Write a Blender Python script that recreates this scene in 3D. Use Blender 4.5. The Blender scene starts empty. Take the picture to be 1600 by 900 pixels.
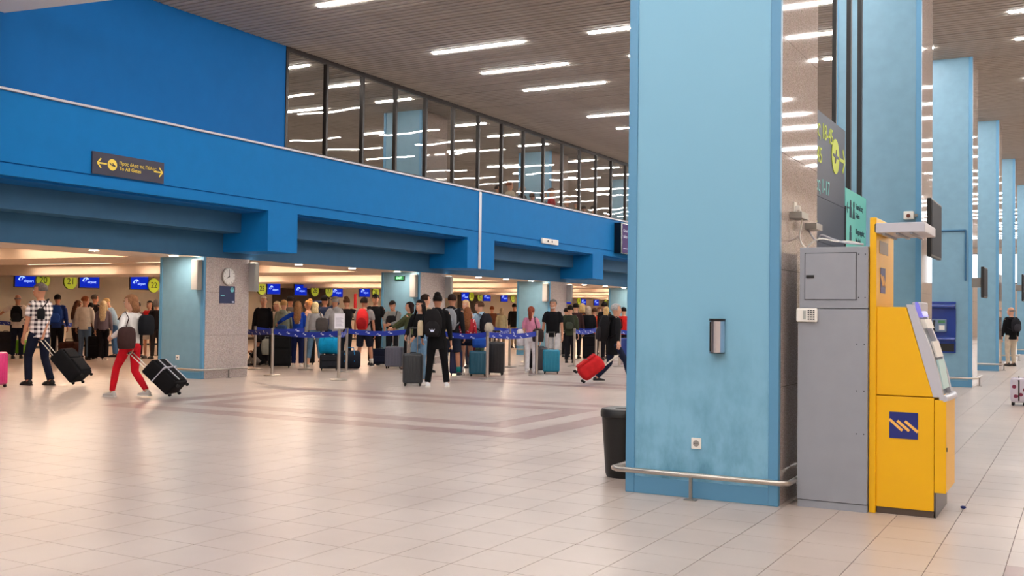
import bpy, bmesh, math, random
from mathutils import Vector, Matrix, Euler
random.seed(7)
C = bpy.context.scene
COL = C.collection
PI = math.pi

# ---------------------------------------------------------------- camera, world, exposure
cam_d = bpy.data.cameras.new('camera'); cam = bpy.data.objects.new('camera', cam_d); COL.objects.link(cam)
cam_d.sensor_width = 36.0; cam_d.lens = 1619.3 / 1600 * 36.0; cam_d.clip_end = 400
_yaw, _pit, _rol = .5032, .0237, .0127
_f = Vector((-math.sin(_yaw) * math.cos(_pit), math.cos(_yaw) * math.cos(_pit), math.sin(_pit)))
_r = Vector((math.cos(_yaw), math.sin(_yaw), 0)); _u = _r.cross(_f)
_r2 = _r * math.cos(_rol) + _u * math.sin(_rol); _u2 = -_r * math.sin(_rol) + _u * math.cos(_rol)
cam.matrix_world = Matrix(((_r2.x, _u2.x, -_f.x, 0), (_r2.y, _u2.y, -_f.y, 0), (_r2.z, _u2.z, -_f.z, 1.5), (0, 0, 0, 1)))
C.camera = cam
w = bpy.data.worlds.new('world'); C.world = w; w.use_nodes = True
w.node_tree.nodes['Background'].inputs[0].default_value = (.85, .93, 1, 1)
w.node_tree.nodes['Background'].inputs[1].default_value = 3.0
C.view_settings.view_transform = 'Standard'; C.view_settings.look = 'None'
C.view_settings.exposure = 0.8; C.view_settings.gamma = 1.0; C.view_settings.use_curve_mapping = False
TUBE = 37.0      # emission of the hall's ceiling tubes
DOWN = 150.0      # emission of the round downlights
COVE = 46.0       # emission of the strips over the check-in bays

# ---------------------------------------------------------------- materials
def lin(c):
    return tuple((v / 255 / 12.92) if v / 255 <= .04045 else ((v / 255 + .055) / 1.055) ** 2.4 for v in c) + (1,)
MATS = {}
def mat(name, rgb=(128, 128, 128), rough=.6, metal=0.0, spec=.5, noise=0.0, scale=20.0, bump=0.0, emit=0.0, coat=0.0):
    if name in MATS: return MATS[name]
    m = bpy.data.materials.new(name); m.use_nodes = True; nt = m.node_tree
    b = nt.nodes['Principled BSDF']; c = lin(rgb)
    b.inputs['Base Color'].default_value = c; b.inputs['Roughness'].default_value = rough
    b.inputs['Metallic'].default_value = metal; b.inputs['Specular IOR Level'].default_value = spec
    b.inputs['Coat Weight'].default_value = coat
    if emit:
        b.inputs['Emission Color'].default_value = c; b.inputs['Emission Strength'].default_value = emit
    if noise or bump:
        tc = nt.nodes.new('ShaderNodeTexCoord'); n = nt.nodes.new('ShaderNodeTexNoise')
        n.inputs['Scale'].default_value = scale; n.inputs['Detail'].default_value = 5
        nt.links.new(tc.outputs['Object'], n.inputs['Vector'])
        if noise:
            r = nt.nodes.new('ShaderNodeValToRGB')
            r.color_ramp.elements[0].position = .3; r.color_ramp.elements[1].position = .7
            r.color_ramp.elements[0].color = tuple(max(0, v * (1 - noise)) for v in c[:3]) + (1,)
            r.color_ramp.elements[1].color = tuple(min(1, v * (1 + noise)) for v in c[:3]) + (1,)
            nt.links.new(n.outputs['Fac'], r.inputs['Fac']); nt.links.new(r.outputs['Color'], b.inputs['Base Color'])
        if bump:
            bp = nt.nodes.new('ShaderNodeBump'); bp.inputs['Strength'].default_value = bump; bp.inputs['Distance'].default_value = .01
            nt.links.new(n.outputs['Fac'], bp.inputs['Height']); nt.links.new(bp.outputs['Normal'], b.inputs['Normal'])
    MATS[name] = m
    return m
def cloth(rgb):
    return mat('cloth_%02x%02x%02x' % tuple(rgb), rgb, .9, spec=.15, noise=.12, scale=9, bump=.25)
def glossy(rgb):
    return mat('shell_%02x%02x%02x' % tuple(rgb), rgb, .35, spec=.5, noise=.05, scale=14)
def hairmat(rgb):
    return mat('hair_%02x%02x%02x' % tuple(rgb), rgb, .75, spec=.12, noise=.3, scale=45, bump=.6)
def skinmat(rgb):
    return mat('skin_%02x%02x%02x' % tuple(rgb), rgb, .55, spec=.35, noise=.06, scale=12)

M_blue = mat('fascia_blue', (6, 116, 186), .7, spec=.2, noise=.03, scale=4, bump=.04)
M_blue2 = mat('wall_blue', (4, 102, 174), .7, spec=.2, noise=.03, scale=3)
M_teal = mat('recess_teal', (56, 104, 140), .6, spec=.3, noise=.04, scale=4)
M_panel0 = mat('pillar_panel', (118, 158, 180), .38, spec=.4, noise=.05, scale=5, bump=.03)
M_ptrim = mat('pillar_trim', (92, 150, 188), .35, spec=.5)
M_white = mat('white_paint', (236, 232, 226), .6)
M_cream = mat('cream_paint', (236, 218, 196), .7, noise=.02, scale=3)
M_soffit = mat('lower_ceiling', (226, 208, 190), .75, noise=.02, scale=3)
M_beige = mat('beige_wall', (218, 208, 190), .7, noise=.04, scale=2)
M_brown = mat('dark_brown_wall', (84, 70, 60), .7, noise=.1, scale=3)
M_slat = mat('ceiling_slat', (166, 159, 151), .65, spec=.2, noise=.1, scale=1.2)
M_dark = mat('dark_void', (34, 30, 28), .9)
M_frame = mat('dark_bronze_frame', (40, 32, 30), .4, metal=.3)
M_trimg = mat('light_grey_trim', (188, 184, 190), .4, metal=.3)
M_steel = mat('brushed_steel', (196, 188, 180), .3, metal=.95, noise=.05, scale=40)
M_steel2 = mat('matt_steel', (150, 146, 140), .4, metal=.8)
M_grout = mat('floor_grout', (120, 104, 98), .9)
M_tube = mat('tube_light', (255, 252, 249), .5, emit=TUBE)
M_down = mat('downlight_lens', (255, 236, 214), .5, emit=DOWN)
M_cove = mat('cove_light', (255, 226, 196), .5, emit=COVE)
M_black = mat('black_plastic', (18, 17, 18), .45)
M_blackg = mat('black_gloss', (14, 14, 17), .15)
M_rubber = mat('rubber', (20, 20, 20), .8)
M_yellow = mat('atm_yellow', (240, 182, 6), .38, spec=.45, noise=.02, scale=3)
M_navy = mat('logo_navy', (22, 38, 122), .4)
M_gold = mat('logo_gold', (248, 190, 90), .4)
M_lgrey = mat('atm_light_grey', (190, 190, 200), .4)
M_mgrey = mat('atm_mid_grey', (140, 150, 164), .45)
M_cab = mat('cabinet_grey', (150, 153, 162), .45, spec=.4, noise=.03, scale=6)
M_cabd = mat('cabinet_seam', (60, 62, 68), .6)
M_belt = mat('belt_blue', (16, 48, 160), .7, noise=.08, scale=6)
M_print = mat('print_white', (214, 222, 245), .6)
M_lime = mat('disc_lime', (186, 210, 40), .5, emit=.12)
M_limet = mat('disc_dark_text', (50, 64, 8), .6)
M_scr = mat('screen_blue', (4, 34, 180), .7, spec=.05, emit=.45)
M_scrt = mat('screen_text', (150, 185, 255), .4, emit=.8)
M_sign = mat('sign_navy', (44, 42, 66), .5)
M_signy = mat('sign_yellow', (244, 214, 80), .5)
M_signg = mat('sign_lime', (196, 214, 60), .5)
M_signd = mat('sign_slate', (62, 72, 92), .5)
M_signt = mat('sign_teal', (116, 214, 206), .5)
M_signtt = mat('sign_teal_text', (40, 70, 84), .6)

def granite():
    m = bpy.data.materials.new('granite'); m.use_nodes = True; nt = m.node_tree; b = nt.nodes['Principled BSDF']
    b.inputs['Roughness'].default_value = .045; b.inputs['Specular IOR Level'].default_value = .45
    tc = nt.nodes.new('ShaderNodeTexCoord')
    n = nt.nodes.new('ShaderNodeTexNoise'); n.inputs['Scale'].default_value = 90; n.inputs['Detail'].default_value = 6
    n2 = nt.nodes.new('ShaderNodeTexNoise'); n2.inputs['Scale'].default_value = 12
    r = nt.nodes.new('ShaderNodeValToRGB'); r.color_ramp.elements[0].position = .38; r.color_ramp.elements[1].position = .62
    r.color_ramp.elements[0].color = lin((164, 149, 144)); r.color_ramp.elements[1].color = lin((212, 199, 193))
    mx = nt.nodes.new('ShaderNodeMixRGB'); mx.blend_type = 'MULTIPLY'; mx.inputs[0].default_value = .1
    nt.links.new(tc.outputs['Object'], n.inputs['Vector']); nt.links.new(tc.outputs['Object'], n2.inputs['Vector'])
    nt.links.new(n.outputs['Fac'], r.inputs['Fac']); nt.links.new(r.outputs['Color'], mx.inputs[1]); nt.links.new(n2.outputs['Color'], mx.inputs[2])
    nt.links.new(mx.outputs[0], b.inputs['Base Color'])
    return m
M_gran = granite()

def stained(name, rgb, dirt):
    # blue laminate with real scuffs and grime: patches and vertical smears low on the face
    m = bpy.data.materials.new(name); m.use_nodes = True; nt = m.node_tree; b = nt.nodes['Principled BSDF']
    b.inputs['Roughness'].default_value = .36; b.inputs['Specular IOR Level'].default_value = .4
    tc = nt.nodes.new('ShaderNodeTexCoord'); sp = nt.nodes.new('ShaderNodeSeparateXYZ'); nt.links.new(tc.outputs['Object'], sp.inputs[0])
    mp = nt.nodes.new('ShaderNodeMapping'); mp.inputs['Scale'].default_value = (3.2, 1, 1.6)
    nt.links.new(tc.outputs['Object'], mp.inputs['Vector'])
    n = nt.nodes.new('ShaderNodeTexNoise'); n.inputs['Scale'].default_value = 1.5; n.inputs['Detail'].default_value = 7; n.inputs['Roughness'].default_value = .62
    nt.links.new(mp.outputs[0], n.inputs['Vector'])
    r = nt.nodes.new('ShaderNodeValToRGB'); r.color_ramp.elements[0].position = .42; r.color_ramp.elements[1].position = .68
    nt.links.new(n.outputs['Fac'], r.inputs['Fac'])
    mr = nt.nodes.new('ShaderNodeMapRange'); mr.inputs[1].default_value = .1; mr.inputs[2].default_value = 1.5; mr.inputs[3].default_value = .75; mr.inputs[4].default_value = .0
    nt.links.new(sp.outputs['Z'], mr.inputs[0])
    mu = nt.nodes.new('ShaderNodeMath'); mu.operation = 'MULTIPLY'; nt.links.new(r.outputs['Color'], mu.inputs[0]); nt.links.new(mr.outputs[0], mu.inputs[1])
    mx = nt.nodes.new('ShaderNodeMixRGB'); mx.inputs[1].default_value = lin(rgb); mx.inputs[2].default_value = lin(dirt)
    nt.links.new(mu.outputs[0], mx.inputs[0]); nt.links.new(mx.outputs[0], b.inputs['Base Color'])
    return m
M_panel = stained('pillar_panel_worn', (130, 184, 212), (70, 128, 156))

def floor_tile_mat(name, c1, c2):
    m = bpy.data.materials.new(name); m.use_nodes = True; nt = m.node_tree; b = nt.nodes['Principled BSDF']
    b.inputs['Specular IOR Level'].default_value = .45
    tc = nt.nodes.new('ShaderNodeNewGeometry'); n = nt.nodes.new('ShaderNodeTexNoise'); n.inputs['Scale'].default_value = .8; n.inputs['Detail'].default_value = 6
    r = nt.nodes.new('ShaderNodeValToRGB'); r.color_ramp.elements[0].position = .35; r.color_ramp.elements[1].position = .65
    r.color_ramp.elements[0].color = lin(c1); r.color_ramp.elements[1].color = lin(c2)
    nt.links.new(tc.outputs['Position'], n.inputs['Vector']); nt.links.new(n.outputs['Fac'], r.inputs['Fac']); nt.links.new(r.outputs['Color'], b.inputs['Base Color'])
    mr = nt.nodes.new('ShaderNodeMapRange'); mr.inputs[3].default_value = .26; mr.inputs[4].default_value = .34
    nt.links.new(n.outputs['Fac'], mr.inputs[0]); nt.links.new(mr.outputs[0], b.inputs['Roughness'])
    return m
M_tile = floor_tile_mat('tile_cream', (188, 171, 161), (202, 186, 176))
M_pink = floor_tile_mat('tile_pink', (164, 134, 126), (176, 148, 140))

def pane_mat():
    m = bpy.data.materials.new('pane_glass'); m.use_nodes = True; nt = m.node_tree
    for n in list(nt.nodes): nt.nodes.remove(n)
    o = nt.nodes.new('ShaderNodeOutputMaterial'); mx = nt.nodes.new('ShaderNodeMixShader'); t = nt.nodes.new('ShaderNodeBsdfTransparent'); g = nt.nodes.new('ShaderNodeBsdfGlossy')
    g.inputs['Roughness'].default_value = .0; t.inputs['Color'].default_value = (.9, .89, .87, 1)
    fr = nt.nodes.new('ShaderNodeFresnel'); ge = nt.nodes.new('ShaderNodeNewGeometry'); mr = nt.nodes.new('ShaderNodeMapRange')
    mr.inputs[3].default_value = 1.55; mr.inputs[4].default_value = 1 / 1.55; nt.links.new(ge.outputs['Backfacing'], mr.inputs[0]); nt.links.new(mr.outputs[0], fr.inputs['IOR'])
    tc = nt.nodes.new('ShaderNodeTexCoord'); n = nt.nodes.new('ShaderNodeTexNoise'); n.inputs['Scale'].default_value = 1.1; n.inputs['Detail'].default_value = 0
    bp = nt.nodes.new('ShaderNodeBump'); bp.inputs['Strength'].default_value = .5; bp.inputs['Distance'].default_value = .012
    nt.links.new(tc.outputs['Object'], n.inputs['Vector']); nt.links.new(n.outputs['Fac'], bp.inputs['Height']); nt.links.new(bp.outputs['Normal'], g.inputs['Normal'])
    nt.links.new(fr.outputs[0], mx.inputs[0]); nt.links.new(t.outputs[0], mx.inputs[1]); nt.links.new(g.outputs[0], mx.inputs[2]); nt.links.new(mx.outputs[0], o.inputs[0])
    return m
M_pane = pane_mat()

def check_mat(name, a, b_, scale):
    m = bpy.data.materials.new(name); m.use_nodes = True; nt = m.node_tree; b = nt.nodes['Principled BSDF']; b.inputs['Roughness'].default_value = .9
    tc = nt.nodes.new('ShaderNodeTexCoord'); sp = nt.nodes.new('ShaderNodeSeparateXYZ'); nt.links.new(tc.outputs['Object'], sp.inputs[0])
    def wave(sock):
        mu = nt.nodes.new('ShaderNodeMath'); mu.operation = 'MULTIPLY'; mu.inputs[1].default_value = scale; nt.links.new(sock, mu.inputs[0])
        s = nt.nodes.new('ShaderNodeMath'); s.operation = 'SINE'; nt.links.new(mu.outputs[0], s.inputs[0])
        g = nt.nodes.new('ShaderNodeMath'); g.operation = 'GREATER_THAN'; g.inputs[1].default_value = .1; nt.links.new(s.outputs[0], g.inputs[0])
        return g.outputs[0]
    ad = nt.nodes.new('ShaderNodeMath'); ad.operation = 'ADD'; nt.links.new(wave(sp.outputs['X']), ad.inputs[0]); nt.links.new(wave(sp.outputs['Z']), ad.inputs[1])
    hf = nt.nodes.new('ShaderNodeMath'); hf.operation = 'MULTIPLY'; hf.inputs[1].default_value = .5; nt.links.new(ad.outputs[0], hf.inputs[0])
    mx = nt.nodes.new('ShaderNodeMixRGB'); mx.inputs[1].default_value = lin(a); mx.inputs[2].default_value = lin(b_)
    nt.links.new(hf.outputs[0], mx.inputs[0]); nt.links.new(mx.outputs[0], b.inputs['Base Color'])
    MATS[name] = m; return m
M_plaid = check_mat('cloth_plaid', (240, 232, 232), (52, 36, 50), 80)
def spot_mat(name, a, b_, scale, th):
    m = bpy.data.materials.new(name); m.use_nodes = True; nt = m.node_tree; b = nt.nodes['Principled BSDF']; b.inputs['Roughness'].default_value = .8
    tc = nt.nodes.new('ShaderNodeTexCoord'); v = nt.nodes.new('ShaderNodeTexVoronoi'); v.inputs['Scale'].default_value = scale; nt.links.new(tc.outputs['Object'], v.inputs['Vector'])
    g = nt.nodes.new('ShaderNodeMath'); g.operation = 'LESS_THAN'; g.inputs[1].default_value = th; nt.links.new(v.outputs['Distance'], g.inputs[0])
    mx = nt.nodes.new('ShaderNodeMixRGB'); mx.inputs[1].default_value = lin(a); mx.inputs[2].default_value = lin(b_)
    nt.links.new(g.outputs[0], mx.inputs[0]); nt.links.new(mx.outputs[0], b.inputs['Base Color']); MATS[name] = m; return m
M_redpat = spot_mat('cloth_red_pattern', (176, 30, 42), (240, 214, 214), 17, .26)
M_casepat = spot_mat('case_pattern', (206, 200, 214), (130, 46, 74), 9, .3)

# ---------------------------------------------------------------- mesh helpers
def bx(bm, x0, x1, y0, y1, z0, z1, bev=0.0, seg=2):
    r = bmesh.ops.create_cube(bm, size=1.0)
    vs = r['verts']
    for v in vs: v.co = Vector(((x0 + x1) / 2 + v.co.x * (x1 - x0), (y0 + y1) / 2 + v.co.y * (y1 - y0), (z0 + z1) / 2 + v.co.z * (z1 - z0)))
    if bev:
        es = list({e for v in vs for e in v.link_edges})
        bmesh.ops.bevel(bm, geom=es, offset=bev, segments=seg, affect='EDGES', profile=.5)
def box(*a, bev=0.0, seg=2):
    bm = bmesh.new(); bx(bm, *a, bev=bev, seg=seg); return bm
def boxes(lst, bev=0.0):
    bm = bmesh.new()
    for a in lst: bx(bm, *a, bev=bev)
    return bm
def ring(bm, c, a, b, n):
    return [bm.verts.new(c + a * math.cos(2 * PI * k / n) + b * math.sin(2 * PI * k / n)) for k in range(n)]
def skin_rings(bm, rs, cap=True):
    n = len(rs[0])
    for p, q in zip(rs, rs[1:]):
        for k in range(n): bm.faces.new((p[k], p[(k + 1) % n], q[(k + 1) % n], q[k]))
    if cap:
        bm.faces.new(rs[0][::-1]); bm.faces.new(rs[-1])
def tube(bm, pts, rad, n=10, flat=1.0, up=None, cap=True):
    pts = [Vector(p) for p in pts]
    if not isinstance(rad, (list, tuple)): rad = [rad] * len(pts)
    rs = []; a = None
    for i, p in enumerate(pts):
        d = (pts[min(i + 1, len(pts) - 1)] - pts[max(i - 1, 0)])
        if d.length < 1e-6: d = Vector((0, 0, 1))
        d.normalize()
        if a is None:
            ref = Vector(up) if up else (Vector((1, 0, 0)) if abs(d.x) < .8 else Vector((0, 1, 0)))
            a = ref - d * ref.dot(d)
        else: a = a - d * a.dot(d)
        a.normalize(); b = d.cross(a)
        rs.append(ring(bm, p, a * rad[i], b * rad[i] * flat, n))
    skin_rings(bm, rs, cap)
def ell(bm, c, r, u=12, v=8, rot=None):
    m = Matrix.Translation(Vector(c)) @ (rot.to_4x4() if rot else Matrix()) @ Matrix.Diagonal((*r, 1))
    bmesh.ops.create_uvsphere(bm, u_segments=u, v_segments=v, radius=1.0, matrix=m)
def disc(bm, c, r, t, axis='z', n=32):
    m = Matrix.Translation(Vector(c))
    if axis == 'x': m = m @ Matrix.Rotation(PI / 2, 4, 'Y')
    if axis == 'y': m = m @ Matrix.Rotation(PI / 2, 4, 'X')
    bmesh.ops.create_cone(bm, cap_ends=True, segments=n, radius1=r, radius2=r, depth=t, matrix=m)
def prism(bm, pts, h, M):
    # polygon pts in 2D, thickness h, placed by matrix M (plane x,y; normal z)
    a = [bm.verts.new(M @ Vector((p[0], p[1], 0))) for p in pts]; b = [bm.verts.new(M @ Vector((p[0], p[1], h))) for p in pts]
    n = len(pts); bm.faces.new(a[::-1]); bm.faces.new(b)
    for k in range(n): bm.faces.new((a[k], a[(k + 1) % n], b[(k + 1) % n], b[k]))
def obj(name, bm, m, parent=None, smooth=False, mw=None):
    if isinstance(bm, bmesh.types.BMesh):
        bmesh.ops.recalc_face_normals(bm, faces=bm.faces)
        me = bpy.data.meshes.new(name)
        bm.to_mesh(me); bm.free()
    else: me = bm
    if m is not None and len(me.materials) == 0: me.materials.append(m)
    if smooth:
        for p in me.polygons: p.use_smooth = True
    o = bpy.data.objects.new(name, me); COL.objects.link(o)
    if mw is not None: o.matrix_local = mw
    if parent is not None: o.parent = parent
    return o
def smooth_angle(o, deg=40):
    me = o.data
    for p in me.polygons: p.use_smooth = True
    me.set_sharp_from_angle(angle=math.radians(deg))
    return o
def thing(name, label, cat, loc=(0, 0, 0), rotz=0, group=None, rot=None):
    o = bpy.data.objects.new(name, None); COL.objects.link(o); o.empty_display_size = .2
    o.location = loc; o.rotation_euler = rot if rot else (0, 0, rotz)
    o['label'] = label; o['category'] = cat
    if group: o['group'] = group
    return o
def tag(o, label, cat, group=None):
    o['label'] = label; o['category'] = cat
    if group: o['group'] = group
    return o
def struct(name, bm, m, parent=None, smooth=False):
    o = obj(name, bm, m, parent, smooth)
    o['kind'] = 'structure'
    return o
_tc = {}
def text_mesh(s, size, depth=.003, align='LEFT'):
    cu = bpy.data.curves.new('lettering', 'FONT'); cu.body = s; cu.size = size; cu.extrude = depth; cu.align_x = align; cu.align_y = 'CENTER'
    cu.resolution_u = 3
    o = bpy.data.objects.new('lettering', cu); COL.objects.link(o)
    me = bpy.data.meshes.new_from_object(o)
    bpy.data.objects.remove(o); me.materials.clear()
    return me
def text(name, s, size, m, parent, M, align='LEFT', bold=0):
    me = text_mesh(s, size, .003, align)
    return obj(name, me, m, parent, mw=M)
# text frames: facing +X (reads towards +Y when seen from +X), facing -Y (reads towards +X)
def FX(x, y, z, sx=1): return Matrix.Translation((x, y, z)) @ Matrix(((0, 0, 1, 0), (sx, 0, 0, 0), (0, 1, 0, 0), (0, 0, 0, 1)))
def FY(x, y, z, sx=1): return Matrix.Translation((x, y, z)) @ Matrix(((sx, 0, 0, 0), (0, 0, -1, 0), (0, 1, 0, 0), (0, 0, 0, 1)))

# ================================================================= STRUCTURE
BAY = 8.187; XF = -15.11; XW = -16.38; XB = -36.0; ZC = 7.22
X1 = 7.5; Y0 = -20.0; Y1 = 92.0

# floor: grout bed + tiles 0.413 x 0.435 m
fl = struct('floor', box(-36.2, X1 + .2, Y0, Y1 + 14, -.25, -.004), M_grout)
TX, TY, OX, OY = .413, .435, -1.23, 6.585
me_t = bpy.data.meshes.new('tile'); bm = bmesh.new(); bx(bm, 0, TX - .005, 0, TY - .005, -.012, 0); bm.to_mesh(me_t); bm.free(); me_t.materials.append(M_tile)
me_p = me_t.copy(); me_p.materials.clear(); me_p.materials.append(M_pink)
def pinkish(i, j):
    for jo in (0, 19, 38):
        jj = j - jo
        if -29 <= i <= -12 and 10 <= jj <= 20 and (jj in (10, 20) or i in (-29, -12)): return True
        if -27 <= i <= -14 and 12 <= jj <= 18 and (jj in (12, 18) or i in (-27, -14)): return True
        if 2 <= i <= 19 and 10 <= jj + 20 <= 20 and ((jj + 20) in (10, 20) or i in (2, 19)): return True
    return False
cells = []
for i in range(-84, 37):
    for j in range(-60, 195):
        x, y = OX + i * TX, OY + j * TY
        if y < -4 and (x < -6 or x > 10): continue
        cells.append((x, y, i, j))
def inview(x, y):
    d = Vector((x + TX / 2, y + TY / 2, -1.5)); z = d.dot(_f)
    if z < 1: return None
    u = d.dot(_r2) / z * 1619.3; v = d.dot(_u2) / z * 1619.3
    return (z if abs(u) < 830 and abs(v) < 470 else None)
near = sorted((inview(x, y), x, y, i, j) for x, y, i, j in cells if inview(x, y) and y < 14 and not (x < -2.0 and x > -3.9 and 8.2 < y < 9.2))[:300]
nearset = {(c[3], c[4]) for c in near}
for z, x, y, i, j in near:
    o = bpy.data.objects.new('tile', me_p if pinkish(i, j) else me_t); COL.objects.link(o); o.location = (x, y, 0); o.parent = fl
def bulk_tiles(want_pink, m):
    vs, fs = [], []
    for x, y, i, j in cells:
        if (i, j) in nearset or pinkish(i, j) != want_pink: continue
        k = len(vs); a, b = TX - .005, TY - .005
        vs += [(x, y, 0), (x + a, y, 0), (x + a, y + b, 0), (x, y + b, 0), (x, y, -.005), (x + a, y, -.005), (x + a, y + b, -.005), (x, y + b, -.005)]
        fs += [(k, k + 1, k + 2, k + 3), (k, k + 4, k + 5, k + 1), (k + 1, k + 5, k + 6, k + 2), (k + 2, k + 6, k + 7, k + 3), (k + 3, k + 7, k + 4, k)]
    me = bpy.data.meshes.new('tile_field'); me.from_pydata(vs, [], fs); me.materials.append(m)
    o = bpy.data.objects.new('tile_field', me); COL.objects.link(o); o.parent = fl; o['kind'] = 'stuff'
bulk_tiles(False, M_tile); bulk_tiles(True, M_pink)

# ceiling: dark void with slats across the hall
ce = struct('ceiling', box(XB, X1, Y0, Y1, ZC + .12, ZC + .4), M_dark)
SP = .165; ns = int((Y1 - Y0) / SP)
me_s = bpy.data.meshes.new('slat'); bm = bmesh.new(); bx(bm, XB, X1, -.064, .064, ZC, ZC + .045, bev=.006, seg=1); bm.to_mesh(me_s); bm.free(); me_s.materials.append(M_slat)
rest = bmesh.new()
for k in range(ns):
    y = Y0 + .1 + k * SP
    if 8.6 <= y and y < 8.6 + 299 * SP:
        o = bpy.data.objects.new('slat', me_s); COL.objects.link(o); o.location = (0, y, random.uniform(-.004, .004)); o.parent = ce
    else: bx(rest, XB, X1, y - .064, y + .064, ZC, ZC + .045)
o = obj('slat_field', rest, M_slat, ce); o['kind'] = 'stuff'

struct('wall_right', box(X1, X1 + .3, Y0, Y1, 0, ZC + .4), M_cream)
struct('wall_back', box(XB, X1, Y0 - .3, Y0, 0, ZC + .4), M_cream)
# far end wall with a glazed opening
wf = struct('wall_far', boxes([(XB, -2.6, Y1, Y1 + .3, 0, ZC + .4), (-2.6, X1, Y1, Y1 + .3, 6.8, ZC + .4), (-2.6, X1, Y1, Y1 + .3, 0, 4.3), (7.0, X1, Y1, Y1 + .3, 4.3, 6.8)]), M_cream)
w2 = struct('window_2', boxes([(-2.6, 7.0, Y1, Y1 + .1, 4.3, 4.4), (-2.6, 7.0, Y1, Y1 + .1, 6.7, 6.8)] + [(-2.6 + 1.52 * k - .04, -2.6 + 1.52 * k + .04, Y1, Y1 + .1, 4.3, 6.8) for k in range(7)]), M_frame)
for k in range(6): obj('pane', box(-2.52 + 1.52 * k, -1.16 + 1.52 * k, Y1 + .04, Y1 + .05, 4.4, 6.7), M_pane, w2)

# left side: blue upper wall, fascia, hanging beam ends, recess
struct('wall_left', box(XF - .2, XF - .03, Y0, 17.2, 5.0, ZC + .13), M_blue2)
ws = struct('wall_fascia', bmesh.new(), M_blue)
obj('upper_band', box(XF - .12, XF, Y0, Y1, 3.815, 4.96), M_blue, ws)
obj('groove', box(XF - .12, XF - .025, Y0, Y1, 3.79, 3.815), M_blue2, ws)
obj('lower_band', box(XF - .12, XF, Y0, Y1, 3.6, 3.79), M_blue, ws)
YB = [(.3, 1.3), (8.5, 9.45), (16.7, 17.64), (24.83, 26.35), (33.33, 34.24), (41.5, 42.5), (49.7, 50.7), (57.9, 58.9), (66, 67)]
for a, b in YB: obj('beam_end', box(XW, XF - .001, a, b, 2.735, 3.6), M_blue, ws)
obj('recess_panel', box(XW - .06, -15.87, Y0, Y1, 3.14, 3.6), M_teal, ws)
obj('recess_panel', box(XW - .06, XW - .01, Y0, Y1, 2.61, 3.14), M_teal, ws)
obj('soffit_panel', box(-15.87, XF - .12, Y0, Y1, 3.56, 3.605), M_blue2, ws)
obj('joint_cover', box(XF, XF + .02, 25.42, 25.55, 2.74, 4.95), M_trimg, ws)
struct('trim_1', box(XF - .05, XF + .05, Y0, Y1, 4.955, 5.0, bev=.008), M_trimg)
# glazing of the upper gallery
wg = struct('window_1', boxes([(XF - .1, XF - .02, 17.2, 64, 7.12, 7.3), (XF - .1, XF - .02, 17.2, 64, 5.0, 5.035)]), M_frame)
PY = 1.3645
for i in range(34):
    y = 17.24 + i * PY
    obj('mullion', box(XF - .11, XF - .01, y - .035, y + .035, 5.03, 7.13), M_frame, wg)
    obj('pane', box(XF - .065, XF - .055, y + .035, y + PY - .035, 5.03, 7.13), M_pane, wg)
struct('wall_gallery_end', box(XF - .2, XF, 63.7, Y1, 5.0, ZC + .3), M_blue2)
# gallery floor, check-in ceiling
struct('floor_gallery', box(XB, XF - .13, Y0, Y1, 3.61, 3.75), M_tile)
struct('wall_checkin', box(XB - .3, XB, Y0, Y1 + 14, 0, ZC + .4), M_beige)
struct('ceiling_edge', box(-18.1, XW - .06, Y0, Y1, 2.61, 2.9), M_soffit)
ck = struct('ceiling_checkin', box(XB, -18.1, Y0, Y1, 3.05, 3.12), M_soffit)
for k in range(-3, 10):
    y = 15.95 + BAY * k
    obj('ceiling_beam', box(XB, -18.1, y - .3, y + 1.95, 2.61, 3.05), M_soffit, ck)
    # thin edge ribs hiding cove tubes
for k in range(-1, 8):
    y = 15.95 + BAY * k
    for q, xx in enumerate((-19.6, -24.8, -30.2)):
        t = thing('cove_light', 'slim warm cove light, %s check-in ceiling bay, %s strip' % (['first', 'second', 'third', 'fourth', 'fifth', 'sixth', 'seventh', 'eighth', 'ninth'][k + 1], ['front', 'middle', 'back'][q]), 'light', (xx, y + 7.6, 3.0), 0, 'cove lights over the check-in bays')
        obj('lens', box(-2.1, 2.1, -.02, .02, -.03, .02), M_cove, t)
        obj('housing', box(-2.15, 2.15, .02, .06, -.04, .05), M_white, t)
for (y, a) in ((22.2, 2.6), (40.2, 4.5), (58, 3)):
    struct('trim_panel', box(XB, XB + .05, y, y + a, 0, 2.9), M_brown)
struct('baseboard_checkin', box(XB, XB + .04, Y0, Y1, 0, .12), M_brown)
# beige edge of the bulkhead hanging over the near hall
struct('trim_2', bmesh.new(), None)
bh = C.objects.get('trim_2')
bm = bmesh.new()
pA, pB = Vector((-15.234, 10.500, 6.2)), Vector((-12.997, 10.812, 6.2))
d = (pB - pA).normalized(); nrm = Vector((d.y, -d.x, 0))
a0 = pA - d * 1.2; b0 = pA + d * 9
prism(bm, [(a0.x, a0.y), (b0.x, b0.y), (b0 + nrm * .55).to_2d(), (a0 + nrm * .55).to_2d()], .25, Matrix.Translation((0, 0, 6.2)))
obj('bulkhead_edge', bm, M_white, bh)
bm = bmesh.new()
prism(bm, [(a0 + nrm * .55).to_2d(), (b0 + nrm * .55).to_2d(), (b0 + nrm * 2.6).to_2d(), (a0 + nrm * 2.6).to_2d()], .2, Matrix.Translation((0, 0, 6.26)))
obj('bulkhead_underside', bm, M_white, bh)

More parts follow.
